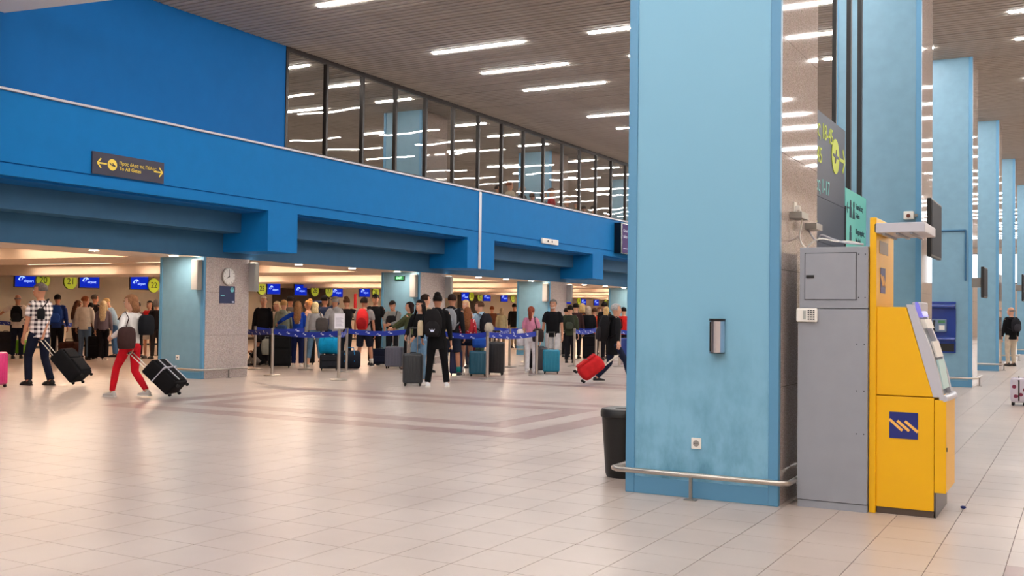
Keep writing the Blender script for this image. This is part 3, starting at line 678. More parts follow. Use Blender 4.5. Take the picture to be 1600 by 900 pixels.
# small dark scrap on the floor near the machine
bm = bmesh.new(); ell(bm, (0, 0, .012), (.022, .014, .012), 8, 6); tag(obj('bottle_cap', bm, M_navy), 'small dark blue bottle cap lying on the tiles right of the cash machine', 'litter').location = (-0.822, 8.909, 0)

# ================================================================= CHECK-IN DESKS, MONITORS, NUMBER DISCS
XM = -34.0
def logo(parent, M, s, mt, name='logo'):
    bm = bmesh.new()
    pts = [(-1.0, -.25), (-.82, .1), (-.5, .4), (-.1, .5), (.15, .35), (.38, .15), (.2, .12), (.05, .2), (-.15, .0), (-.3, -.3), (-.3, -.05), (-.12, .22), (-.25, .3), (-.5, .2), (-.62, 0), (-.6, -.4), (-.75, -.15)]
    prism(bm, [(p[0] * s, p[1] * s) for p in pts], .003, M)
    obj(name, bm, mt, parent)
    text('lettering', 'airport', s * .62, mt, parent, M @ Matrix.Translation((s * .1, -s * .32, 0)))
mons = [(24.743, 2.482), (27.518, 2.526), (29.967, 2.527), (38.067, 2.503), (40.021, 2.491), (42.899, 2.464), (45.262, 2.520), (55.686, 2.484), (58.407, 2.497), (60.714, 2.498), (70.608, 2.491), (73.362, 2.437), (75.789, 2.423)]
WORDS = {'20': 'twenty', '21': 'twenty-one', '22': 'twenty-two', '25': 'twenty-five', '26': 'twenty-six', '27': 'twenty-seven', '28': 'twenty-eight', '31': 'thirty-one', '32': 'thirty-two', '33': 'thirty-three', '36': 'thirty-six', '37': 'thirty-seven', '38': 'thirty-eight'}
numn = ['20', '21', '22', '25', '26', '27', '28', '31', '32', '33', '36', '37', '38']
for (y, z), n_ in zip(mons, numn):
    t = thing('monitor', 'blue check-in monitor hanging at desk %s' % WORDS[n_], 'screen', (XM, y, z), 0)
    obj('casing', box(-.06, 0, -.48, .48, -.29, .29, bev=.01), M_black, t)
    obj('screen', box(0, .004, -.45, .45, -.26, .26), M_scr, t)
    logo(t, FX(.006, -.12, .03), .23, M_scrt)
    bm = bmesh.new(); tube(bm, [(-.03, 0, .29), (-.03, 0, 3.05 - z)], .02, 8); obj('hanger', bm, M_black, t)
discs = [((25.385, 2.479), '20'), ((26.584, 2.470), '21'), ((30.640, 2.441), '22'), ((37.138, 2.479), '25'), ((41.000, 2.484), '26'), ((42.115, 2.478), '27'), ((46.130, 2.505), '28'), ((56.309, 2.497), '31'), ((57.344, 2.476), '32'), ((61.784, 2.475), '33'), ((72.309, 2.470), '36'), ((77.437, 2.396), '38')]
for (yz_, n_) in discs:
    y, z = yz_
    t = thing('number_disc', 'lime green disc with the number %s' % WORDS[n_], 'sign', (XM + .1, y, z))
    bm = bmesh.new(); disc(bm, (-.03, 0, 0), .29, .06, 'x', 32); obj('disc', bm, M_lime, t)
    bm = bmesh.new(); disc(bm, (-.035, 0, 0), .305, .05, 'x', 32); obj('rim', bm, mat('disc_rim', (90, 104, 10), .5), t)
    text('numeral', n_, .34, M_limet, t, FX(.004, 0, 0), 'CENTER')
    bm = bmesh.new(); tube(bm, [(-.05, 0, .28), (-.05, 0, 3.05 - z)], .015, 6); obj('hanger', bm, M_black, t)
for k, (y, z) in enumerate(mons):
    t = thing('check_in_desk', 'pale check-in counter of desk %s behind the queue' % WORDS[numn[k]], 'desk', (-33.2, y, 0))
    obj('body', box(-.3, .3, -.9, .9, .08, 1.0, bev=.01), M_cream, t); obj('worktop', box(-.34, .36, -.95, .95, 1.0, 1.05, bev=.01), M_brown, t); obj('kick_board', box(-.28, .28, -.88, .88, 0, .08), M_black, t)
    obj('desk_screen', box(-.2, -.16, .2, .6, 1.12, 1.42, bev=.01), M_black, t); obj('screen_foot', box(-.22, -.14, .36, .44, 1.05, 1.12), M_black, t)

# ================================================================= STANCHIONS AND BELTS
def stanchion(x, y, label, h=1.0, paper=False):
    t = thing('queue_post', label, 'post', (x, y, 0))
    bm = bmesh.new(); rs = [ring(bm, Vector((0, 0, z)), Vector((r, 0, 0)), Vector((0, r, 0)), 28) for r, z in ((.19, 0), (.19, .018), (.17, .03), (.05, .038), (.034, .05))]; skin_rings(bm, rs); smooth_angle(obj('base', bm, M_steel, t))
    bm = bmesh.new(); tube(bm, [(0, 0, .04), (0, 0, h - .12)], .034, 16); smooth_angle(obj('pole', bm, M_steel, t))
    bm = bmesh.new(); tube(bm, [(0, 0, h - .12), (0, 0, h)], .038, 16); smooth_angle(obj('belt_head', bm, M_steel2, t))
    return t
def belt(p, q, label, h=.99, z0=None):
    p, q = Vector(p), Vector(q); d = q - p; L = d.length; n = max(4, int(L / .25)); ang = math.atan2(d.y, d.x)
    t = thing('queue_belt', label, 'belt', (p.x, p.y, h), ang)
    bm = bmesh.new(); vs = []
    for k in range(n + 1):
        u = k / n; sag = -.05 * 4 * u * (1 - u); y = .01 * math.sin(u * 9)
        vs.append([bm.verts.new((.03 + u * (L - .06), y + dy, sag + dz)) for dy, dz in ((-.003, 0), (.003, 0), (.003, -.12), (-.003, -.12))])
    for a, b in zip(vs, vs[1:]):
        for k in range(4): bm.faces.new((a[k], a[(k + 1) % 4], b[(k + 1) % 4], b[k]))
    bm.faces.new(vs[0]); bm.faces.new(vs[-1][::-1])
    obj('strap', bm, M_belt, t)
    bm = bmesh.new(); k = .22; i = 0
    side = -1 if (math.cos(ang) * p.y - math.sin(ang) * p.x) > 0 else 1
    while k < L - .2:
        u = k / L; sag = -.05 * 4 * u * (1 - u) - (.036 if i % 2 else .078)
        y = .01 * math.sin(u * 9)
        M = Matrix.Translation((k, y + .005 * (-side) * -1, sag)) @ (Matrix(((1, 0, 0, 0), (0, 0, -1, 0), (0, 1, 0, 0), (0, 0, 0, 1))) if side < 0 else Matrix(((-1, 0, 0, 0), (0, 0, 1, 0), (0, 1, 0, 0), (0, 0, 0, 1))))
        s = .045
        prism(bm, [(-1.0 * s, -.25 * s), (-.6 * s, .3 * s), (-.1 * s, .5 * s), (.35 * s, .15 * s), (.0, .2 * s), (-.3 * s, -.1 * s)], .002, M)
        prism(bm, [(0, -.15 * s), (1.5 * s, -.3 * s), (1.5 * s, -.7 * s), (.6 * s, -.75 * s), (0, -.5 * s)], .002, M)
        k += .27; i += 1
    obj('printed_logo', bm, M_print, t)
SA, SB, SC, SD = (-18.139, 19.660), (-16.101, 18.016), (-14.009, 17.770), (-15.603, 20.083)
SE, SF_, SG, SH = (-17.032, 20.270), (-14.333, 20.847), (-11.633, 20.033), (-13.737, 24.867)
SI, SJ, SK, SL_ = (-11.429, 22.022), (-13.738, 25.761), (-12.520, 26.423), (-14.485, 30.371)
SM, SN, SO, SP_ = (-12.819, 28.577), (-13.420, 30.210), (-11.525, 27.334), (-27.448, 21.801)
SQ, SR, SS, ST_ = (-25.305, 20.877), (-26.458, 20.307), (-30.312, 20.872), (-25.396, 23.252)
HQ = 1.08
for p, l in ((SA, 'steel queue post behind, just right of the clock pier'), (SB, 'steel queue post in front of the black suitcase'), (SC, 'nearest steel queue post carrying a white notice'), (SD, 'steel queue post right behind the notice post'),
             (SE, 'steel queue post between the blue hoodie and grey sweater'), (SF_, 'steel queue post left of the woman with long black hair'), (SG, 'steel queue post in front of the teal suitcase'), (SH, 'steel queue post behind, under crossing belts'),
             (SI, 'steel queue post in front of the woman in white trousers'), (SJ, 'steel queue post behind the woman in pink'), (SK, 'steel queue post left of the red wheeled bag'), (SL_, 'steel queue post at the back left of the red bag'),
             (SM, 'steel queue post above the red bag handle, front one'), (SN, 'steel queue post above the red bag handle, rear one'), (SO, 'steel queue post ahead of the walking man'), (SP_, 'steel queue post behind the leaning black case'), (SQ, 'steel queue post beside the blonde in purple'), (SR, 'steel queue post right of the plaid shirt man'), (ST_, 'steel queue post hidden behind the blue pier'), ((-15.526, 27.067), 'far steel queue post before the ginger-haired man'), ((-14.774, 27.784), 'far steel queue post beside the third pier')):
    stanchion(p[0], p[1], l, HQ)
belt(SB, SC, 'blue printed belt in front of the grey sweater woman', HQ - .02)
belt((-18.979, 19.684), SB, 'blue printed belt running from the clock pier to the first post', HQ - .02)
belt(SA, SE, 'blue printed belt behind the first queue rail', HQ - .02)
belt(SD, SF_, 'blue printed belt in front of the red backpack man', HQ - .02)
belt(SC, SD, 'short blue belt joining the two notice posts', HQ - .02)
belt((-12.776, 19.941), SG, 'blue printed belt across the girl in the red top', HQ - .02)
belt(SG, SI, 'blue printed belt leading to the woman in white trousers', HQ - .02)
belt(SG, SH, 'blue belt running back from the teal suitcase', HQ - .02)
belt(SH, SJ, 'rear blue belt left of the pink top woman', HQ - .02)
belt((-15.526, 27.067), (-14.774, 27.784), 'farthest blue belt in front of the desk people', HQ - .02)
belt(SK, SM, 'blue belt left above the red wheeled bag', HQ - .02)
belt(SL_, SN, 'rear blue belt above the red wheeled bag', HQ - .02)
belt(SO, (-11.342, 28.941), 'blue belt at the near pillar edge', HQ - .02)
belt(SS, SR, 'blue belt left of the plaid shirt man', HQ - .02)
belt(SR, SP_, 'blue belt right of the plaid shirt man', HQ - .02)
belt(SP_, SQ, 'blue belt in front of the brown backpack child', HQ - .02)
belt((-25.859, 22.777), ST_, 'blue belt under the red coat beside the pier', HQ - .02)
t = thing('notice_sign', 'white printed notice in a frame on top of the nearest queue post', 'sign', (SC[0], SC[1], HQ), 0.669)
obj('frame', box(-.115, .115, -.008, .008, .02, .36), M_trimg, t)
obj('paper', box(-.105, .105, -.012, -.008, .03, .35), mat('paper', (236, 232, 240), .7), t)
for k in range(8): obj('text_line', box(-.08, .08 - (k % 3) * .02, -.0135, -.012, .07 + k * .028, .076 + k * .028), mat('notice_ink', (120, 120, 140), .7), t)
obj('clip', box(-.02, .02, -.01, .01, -.0, .03), M_steel2, t)
# ================================================================= PEOPLE
BAKE = []
SK1, SK2, SK3 = (214, 160, 132), (190, 134, 106), (150, 100, 76)
HD, HB, HL, HG, HW, HR = (28, 22, 20), (84, 56, 40), (214, 180, 124), (130, 126, 124), (226, 218, 200), (140, 76, 44)
def ik(a, b, l1, l2, pole):
    a, b, pole = Vector(a), Vector(b), Vector(pole); d = b - a; L = min(d.length, (l1 + l2) * .999); d.normalize()
    b = a + d * L; x = (l1 * l1 - l2 * l2 + L * L) / (2 * L); hh = math.sqrt(max(0, l1 * l1 - x * x))
    n = pole - d * pole.dot(d); n.normalize(); return a + d * x + n * hh, b
def loft(bm, rows, n=16):
    # rows: (centre, half width, half depth, axis x, axis y)
    skin_rings(bm, [ring(bm, Vector(c), Vector(ax) * w_, Vector(ay) * d_, n) for c, w_, d_, ax, ay in rows])
def voxel(o, v, extra=None):
    m = o.modifiers.new('r', 'REMESH'); m.mode = 'VOXEL'; m.voxel_size = v; m.adaptivity = 0
    s_ = o.modifiers.new('s', 'SMOOTH'); s_.iterations = 2 if v < .018 else 1; s_.factor = .5
    BAKE.append((o, extra))
def person(x, y, H, ang, label, top=((60, 60, 60), 'long'), bottom=((40, 44, 60), 'trousers'), hair=('short', HD), skin=SK1, sex='m', lh=None, rh=None, lhw=None, rhw=None,
           lf=(-.1, .0), rf=(.1, .02), lean=0, head=(0, 0), vox=.017, shoes=(40, 40, 42), sole=None, fat=1.0, z=0.0, sit=None, hem=.84, group=None, logo15=False, socks=None, collar=None, feetup=(0, 0), cap=None):
    s = H / 1.75
    t = thing('person', label, 'person', (x, y, z), ang, group); t.scale = (s, s, s)
    W = 1.0 if sex == 'm' else .9
    def loc(wp):  # world point into the figure's own frame
        v = Vector(wp) - Vector((x, y, z)); v = Matrix.Rotation(-ang, 3, 'Z') @ v; return v / s
    if lhw: lh = loc(lhw)
    if rhw: rh = loc(rhw)
    hipz = .92
    f = [Vector((lf[0], lf[1], .085 + feetup[0])), Vector((rf[0], rf[1], .085 + feetup[1]))]
    reach = max(Vector((p.x - q, p.y)).length for p, q in zip(f, (-.09, .09)))
    if sit is not None: hipz = sit
    elif reach > .12: hipz = .085 + math.sqrt(max(.3, .828 ** 2 - reach ** 2))
    hips = [Vector((-.09, 0, hipz)), Vector((.09, 0, hipz))]
    R_ = Matrix.Rotation(-math.radians(lean), 3, 'X'); P0 = Vector((0, 0, hipz))
    dz = hipz - .92
    def U(px, py, pz): return P0 + R_ @ (Vector((px, py, pz)) + Vector((0, 0, dz)) - P0)
    AX, AY = Vector((1, 0, 0)), R_ @ Vector((0, 1, 0))
    legs = []
    for k in (0, 1):
        kn, an = ik(hips[k], f[k], .43, .41, (0, 1, .0) if sit is None else (0, .6, 1)); legs.append((hips[k], kn, an))
    sh = [U(-.185 * W, -.005, 1.415), U(.185 * W, -.005, 1.415)]
    tg = [lh, rh]; arms = []
    for k, sg in ((0, -1), (1, 1)):
        h_ = Vector(tg[k]) if tg[k] is not None else U(sg * .255 * W, .07, .86)
        el_, wr = ik(sh[k], h_, .29, .265, (sg * .5, -1, -.3)); arms.append((sh[k], el_, wr))
    hy, hp = math.radians(head[0]), math.radians(head[1])
    NB = U(0, -.01, 1.49); HRt = Matrix.Rotation(-hy, 3, 'Z') @ Matrix.Rotation(-hp, 3, 'X')
    def Hd(px, py, pz): return NB + HRt @ ((Vector((px, py, pz)) - Vector((0, 0, 1.49))) * 1.06)
    hx, hyv = HRt @ Vector((1, 0, 0)), HRt @ Vector((0, 1, 0))
    # ---- body
    bm = bmesh.new()
    T = [(.86, .155, .11, 0), (.95, .16, .115, 0), (1.06, .135 * fat, .1 * fat, .005), (1.18, .145 * fat, .105 * fat, .0), (1.3, .16, .11, 0), (1.39, .155, .095, -.005), (1.45, .1, .07, -.008), (1.49, .058, .058, -.01)]
    loft(bm, [(U(0, yy, zz), w_ * W, d_, AX, AY) for zz, w_, d_, yy in T])
    loft(bm, [(U(0, -.01, 1.44), .056 * W, .056, AX, AY), (NB, .054 * W, .055, AX, AY), (Hd(0, .012, 1.535), .055 * W, .07, hx, hyv), (Hd(0, .02, 1.555), .064, .088, hx, hyv), (Hd(0, .014, 1.6), .071, .096, hx, hyv), (Hd(0, .004, 1.655), .076, .1, hx, hyv), (Hd(0, 0, 1.7), .071, .093, hx, hyv), (Hd(0, -.004, 1.73), .052, .07, hx, hyv), (Hd(0, -.004, 1.748), .02, .03, hx, hyv)])
    tube(bm, [Hd(0, .095, 1.645), Hd(0, .113, 1.618), Hd(0, .1, 1.605)], [.008, .014, .009], 8)
    for sg in (-1, 1): ell(bm, Hd(sg * .077, 0, 1.625), (.01, .018, .03), 8, 6)
    for (a, k_, n_) in legs:
        tube(bm, [a, a.lerp(k_, .5), k_, k_.lerp(n_, .3), n_.lerp(k_, .12), n_ - Vector((0, 0, .02))], [.083, .068, .052, .055, .036, .04], 12)
        tube(bm, [n_ + Vector((0, -.04, -.04)), n_ + Vector((0, .05, -.045)), n_ + Vector((0, .14, -.06))], [.035, .038, .03], 10)
    hands = bmesh.new()
    for k, (a, e, n_) in enumerate(arms):
        sg = -1 if k == 0 else 1
        tube(bm, [a, a.lerp(e, .3), a.lerp(e, .7), e, e.lerp(n_, .35), n_], [.05, .047, .04, .036, .036, .025], 12)
        d = (n_ - e).normalized(); inward = Vector((-sg, 0, 0)); inward = (inward - d * inward.dot(d)); inward.normalize(); th = d.cross(inward); 
        if th.y < 0: th = -th
        # palm: flat loft running on from the wrist
        loft(hands, [(n_ - d * .02, .026, .022, th, inward), (n_ + d * .02, .032, .018, th, inward), (n_ + d * .06, .042, .016, th, inward), (n_ + d * .09, .04, .014, th, inward)], 10)
        for q, (off, ln) in enumerate(((.03, .07), (.011, .078), (-.009, .073), (-.028, .058))):
            b0 = n_ + d * .08 + th * off; b1 = b0 + d * ln * .5 + inward * .008; b2 = b1 + d * ln * .3 + inward * .02; b3 = b2 + d * ln * .1 + inward * .018
            tube(hands, [b0, b1, b2, b3], [.0095, .009, .008, .006], 6)
        b0 = n_ + d * .03 + th * .028; b1 = b0 + d * .03 + th * .022 + inward * .01; tube(hands, [b0, b1, b1 + d * .03 + th * .004 + inward * .01], [.012, .01, .008], 6)
    hm = bpy.data.meshes.new('hands'); bmesh.ops.recalc_face_normals(hands, faces=hands.faces); hands.to_mesh(hm); hands.free()
    voxel(obj('body', bm, skinmat(skin), t), vox, hm)
    # ---- face
    for sg in (-1, 1):
        bm = bmesh.new(); ell(bm, Hd(sg * .031, .093, 1.642), (.014, .009, .008), 8, 6); obj('eye', bm, mat('eye', (236, 230, 226), .3), t, True)
        bm = bmesh.new(); ell(bm, Hd(sg * .031, .1, 1.642), (.006, .005, .006), 8, 6); obj('iris', bm, M_black, t, True)
        bm = bmesh.new(); tube(bm, [Hd(sg * .015, .1, 1.662), Hd(sg * .032, .1, 1.667), Hd(sg * .048, .088, 1.66)], .005, 6); obj('eyebrow', bm, hairmat(hair[1]), t, True)
    bm = bmesh.new(); tube(bm, [Hd(-.024, .1, 1.577), Hd(0, .108, 1.575), Hd(.024, .1, 1.577)], [.003, .007, .003], 8); obj('mouth', bm, mat('lip', (160, 84, 76), .5), t, True)
    # ---- hair
    st, hc = hair
    if st != 'bald' or True:
        bm = bmesh.new()
        r3 = HRt
        ell(bm, (0, 0, 0), (.088, .112, .1), 22, 16)
        low = {'short': -.055, 'bald': -.05, 'long': -.12, 'bun': -.055, 'pony': -.06, 'bob': -.13, 'curly': -.09}.get(st, -.055)
        kill = []
        for v in bm.verts:
            if v.co.z < low or (v.co.y > .03 and v.co.z < .028) or (v.co.y > .0 and v.co.z < -.01 and abs(v.co.x) < .06): kill.append(v)
            elif st == 'bald' and (v.co.z > .01): kill.append(v)
        bmesh.ops.delete(bm, geom=kill, context='VERTS')
        rnd = random.Random(int(x * 100) + 3)
        for v in bm.verts:
            v.co *= 1 + rnd.uniform(-.01, .03) * (3 if st == 'curly' else 1)
            if st == 'curly': v.co *= 1.12
            v.co = Hd(v.co.x, v.co.y - .006, v.co.z + 1.662)
        if st in ('long', 'bob'):
            L = .34 if st == 'long' else .13
            loft(bm, [(Hd(0, -.04, 1.70), .075, .055, hx, hyv), (Hd(0, -.055, 1.62), .088, .06, hx, hyv), (Hd(0, -.07, 1.5), .095, .05, hx, hyv), (U(0, -.13, 1.49 - L * .5) if L > .2 else Hd(0, -.06, 1.49), .1, .035, AX, AY), (U(0, -.14, 1.5 - L) if L > .2 else Hd(0, -.05, 1.46), .055, .02, AX, AY)], 14)
            if st == 'long':
                for sg in (-1, 1): tube(bm, [Hd(sg * .07, .03, 1.67), Hd(sg * .085, .01, 1.58), U(sg * .1, .04, 1.47), U(sg * .1, .09, 1.36)], [.02, .028, .028, .012], 8)
        if st == 'bun': ell(bm, Hd(0, -.045, 1.75), (.062, .06, .05), 12, 8)
        if st == 'pony': tube(bm, [Hd(0, -.09, 1.7), Hd(0, -.14, 1.67), Hd(0, -.15, 1.58), Hd(0, -.13, 1.46), Hd(0, -.11, 1.38)], [.025, .045, .055, .045, .01], 10)
        o = obj('hair', bm, hairmat(hc), t, True)
    if cap:
        bm = bmesh.new(); ell(bm, (0, 0, 0), (.092, .113, .1), 18, 12)
        bmesh.ops.delete(bm, geom=[v for v in bm.verts if v.co.z < .01], context='VERTS')
        for v in bm.verts: v.co = Hd(v.co.x, v.co.y - .004, v.co.z + 1.67)
        loft(bm, [(Hd(0, .06, 1.695), .08, .02, hx, HRt @ Vector((0, 0, .3))), (Hd(0, .13, 1.69), .075, .02, hx, HRt @ Vector((0, 0, .3))), (Hd(0, .17, 1.68), .045, .02, hx, HRt @ Vector((0, 0, .3)))], 12)
        obj('cap', bm, cloth(cap), t, True)
    # ---- clothes
    tc_, tk = top; bm = bmesh.new()
    hz = hem + (.06 if sex == 'f' else 0)
    TT = [(hz, .172, .128, 0), (.95, .174, .13, 0), (1.06, .155 * fat, .12 * fat, .005), (1.18, .162 * fat, .124 * fat, 0), (1.3, .178, .128, 0), (1.39, .17, .112, -.005), (1.45, .115, .085, -.008), (1.475, .072, .07, -.01)]
    TT = [r for i, r in enumerate(TT) if i == 0 or r[0] > hz + .03]
    if sit is None or lean < 30: loft(bm, [(U(0, yy, zz), w_ * W, d_, AX, AY) for zz, w_, d_, yy in TT])
    else: loft(bm, [(U(0, yy, zz), w_ * W, d_, AX, AY) for zz, w_, d_, yy in TT[1:]])
    for (a, e, n_) in arms:
        if tk == 'long': tube(bm, [a.lerp(NB, .4), a.lerp(NB, .12), a.lerp(e, .25), a.lerp(e, .7), e, e.lerp(n_, .5), e.lerp(n_, .93)], [.045, .056, .062, .058, .055, .047, .038], 12)
        elif tk == 'short': tube(bm, [a.lerp(NB, .4), a.lerp(NB, .12), a.lerp(e, .3), a.lerp(e, .75)], [.045, .056, .065, .064], 12)
        else: tube(bm, [a + (a - e) * .05, a.lerp(e, .15)], [.06, .056], 12)
    if collar == 'hood': ell(bm, U(0, -.09, 1.45), (.11, .06, .07), 12, 8)
    tm = MATS[tc_] if isinstance(tc_, str) else cloth(tc_)
    voxel(obj('jacket' if collar == 'hood' or hem < .8 else 'shirt', bm, tm, t), vox)
    bc, bk = bottom; bm = bmesh.new()
    if bk == 'skirt':
        loft(bm, [(Vector((0, 0, hipz - .34)), .19, .17, (1, 0, 0), (0, 1, 0)), (Vector((0, 0, hipz - .1)), .18, .14, (1, 0, 0), (0, 1, 0)), (Vector((0, 0, hipz + .1)), .145, .11, (1, 0, 0), (0, 1, 0))])
    else:
        loft(bm, [(Vector((0, 0, hipz - .085)), .12 * W, .1, (1, 0, 0), (0, 1, 0)), (Vector((0, 0, hipz)), .17 * W, .128, (1, 0, 0), (0, 1, 0)), (P0 + R_ @ Vector((0, 0, .09)), .152 * W * (1 + (fat - 1) * .5), .116, AX, AY), (P0 + R_ @ Vector((0, 0, .14)), .145 * W, .112, AX, AY)])
        for (a, k_, n_) in legs:
            if bk == 'trousers': tube(bm, [a, a.lerp(k_, .5), k_, k_.lerp(n_, .4), n_.lerp(k_, .02)], [.1, .09, .07, .066, .062], 12)
            elif bk == 'slim': tube(bm, [a, a.lerp(k_, .5), k_, k_.lerp(n_, .4), n_.lerp(k_, .05)], [.098, .082, .063, .062, .046], 12)
            elif bk == 'capri': tube(bm, [a, a.lerp(k_, .5), k_, k_.lerp(n_, .55)], [.1, .085, .065, .062], 12)
            elif bk == 'shorts': tube(bm, [a, a.lerp(k_, .5), a.lerp(k_, .93)], [.105, .1, .092], 12)
            else: tube(bm, [a, a.lerp(k_, .35)], [.104, .1], 12)
    voxel(obj('skirt' if bk == 'skirt' else 'shorts' if bk in ('shorts', 'hot') else 'trousers', bm, cloth(bc), t), vox)
    for (a, k_, n_) in legs:
        d = Vector((0, 1, 0)); up_ = Vector((0, 0, 1)); c0 = n_ - Vector((0, 0, .085))
        bm = bmesh.new()
        loft(bm, [(c0 + Vector((0, -.07, .045)), .028, .03, AX, up_), (c0 + Vector((0, -.045, .055)), .038, .05, AX, up_), (c0 + Vector((0, .02, .055)), .04, .05, AX, up_), (c0 + Vector((0, .09, .042)), .043, .034, AX, up_), (c0 + Vector((0, .15, .034)), .04, .026, AX, up_), (c0 + Vector((0, .185, .03)), .02, .015, AX, up_)], 12)
        o = obj('shoe', bm, mat('shoe_%02x%02x%02x' % tuple(shoes), shoes, .6), t, True)
        bm = bmesh.new(); prism(bm, [(c0.x + px_, c0.y + py_) for px_, py_ in ((-.03, -.085), (.03, -.085), (.042, -.02), (.04, .05), (.047, .12), (.03, .185), (-.03, .185), (-.047, .12), (-.04, .05), (-.042, -.02))], .022, Matrix.Translation((0, 0, c0.z)))
        obj('sole', bm, mat('sole_light', (226, 222, 216), .7) if (sole or max(shoes) > 150) else M_rubber, o)
        if socks: bm = bmesh.new(); tube(bm, [n_, n_.lerp(k_, .3)], [.045, .053], 10); obj('sock', bm, cloth(socks), t, True)
    if logo15:
        M = Matrix.Translation(U(0, -.145, 1.24)) @ (R_ @ Matrix.Rotation(PI / 2, 3, 'X')).to_4x4()
        text('print', '15', .2, M_print, t, M @ Matrix.Translation((0, -.02, 0)), 'CENTER'); text('print', 'NEW', .07, mat('print_red', (200, 60, 70), .6), t, M @ Matrix.Translation((0, .12, 0)), 'CENTER')
    t['_U'] = 1
    del t['_U']
    def att(px_, py_, pz_):   # a point of the upper body in world space
        v = U(px_, py_, pz_) * s; v = Matrix.Rotation(ang, 3, 'Z') @ v; return v + Vector((x, y, z))
    return dict(t=t, att=att, ang=ang, s=s, lean=lean, hands=[Matrix.Rotation(ang, 3, 'Z') @ (a[2] * s) + Vector((x, y, z)) for a in arms])

def soft_bag(bm, w_, d_, h_, n=16, base=.8, mid=1.0, topf=.6):
    rs = []
    for zz, k in ((0, base * .8), (.04, base), (.35, mid), (.7, mid * .97), (.9, topf * 1.15), (1.0, topf * .7)):
        r_ = []
        for q in range(n):
            a = 2 * PI * q / n; c, s_ = math.cos(a), math.sin(a)
            e = .55
            r_.append(bm.verts.new((w_ / 2 * k * math.copysign(abs(c) ** e, c), d_ / 2 * k * math.copysign(abs(s_) ** e, s_), zz * h_)))
        rs.append(r_)
    skin_rings(bm, rs)
def backpack(P, label, col, h_=.46, w_=.3, d_=.17, pocket=None, strap=None, side=0, badge=False):
    c = P['att'](side, -.15 - d_ / 2, 1.0 + (.46 - h_) * .6)
    t = thing('backpack', label, 'backpack', c, P['ang'], None, rot=(-math.radians(P['lean']), 0, P['ang']))
    s = P['s']; t.scale = (s, s, s)
    bm = bmesh.new(); soft_bag(bm, w_, d_, h_); smooth_angle(obj('bag', bm, cloth(col), t), 60)
    bm = bmesh.new(); soft_bag(bm, w_ * .78, d_ * .45, h_ * .5); bmesh.ops.translate(bm, verts=bm.verts, vec=(0, -d_ * .5, .03)); smooth_angle(obj('front_pocket', bm, cloth(pocket or tuple(min(255, int(v * 1.25 + 8)) for v in col)), t), 60)
    for sg in (-1, 1):
        bm = bmesh.new(); q = d_ / 2
        tube(bm, [(sg * .1, q, h_ * .15), (sg * .15, q + .1, h_ * .3), (sg * .145, q + .26, h_ * .62), (sg * .13, q + .23, h_ * .9), (sg * .11, q + .12, h_ * .99), (sg * .08, q, h_ * .93)], .022, 8, flat=.4); obj('strap', bm, cloth(strap or col), t, True)
    bm = bmesh.new(); tube(bm, [(-.04, q - .02, h_ * .95), (0, q - .03, h_ * 1.06), (.04, q - .02, h_ * .95)], .009, 6); obj('grab_handle', bm, M_black, t, True)
    if badge:
        bm = bmesh.new(); prism(bm, [(-.05, .03), (-.02, -.03), (.03, -.03), (.05, .03), (.015, 0), (0, .03), (-.015, 0)], .004, Matrix.Translation((0, -d_ * .5 - d_ * .24, .12)) @ Matrix.Rotation(PI / 2, 4, 'X')); obj('badge', bm, M_print, t)
    return t
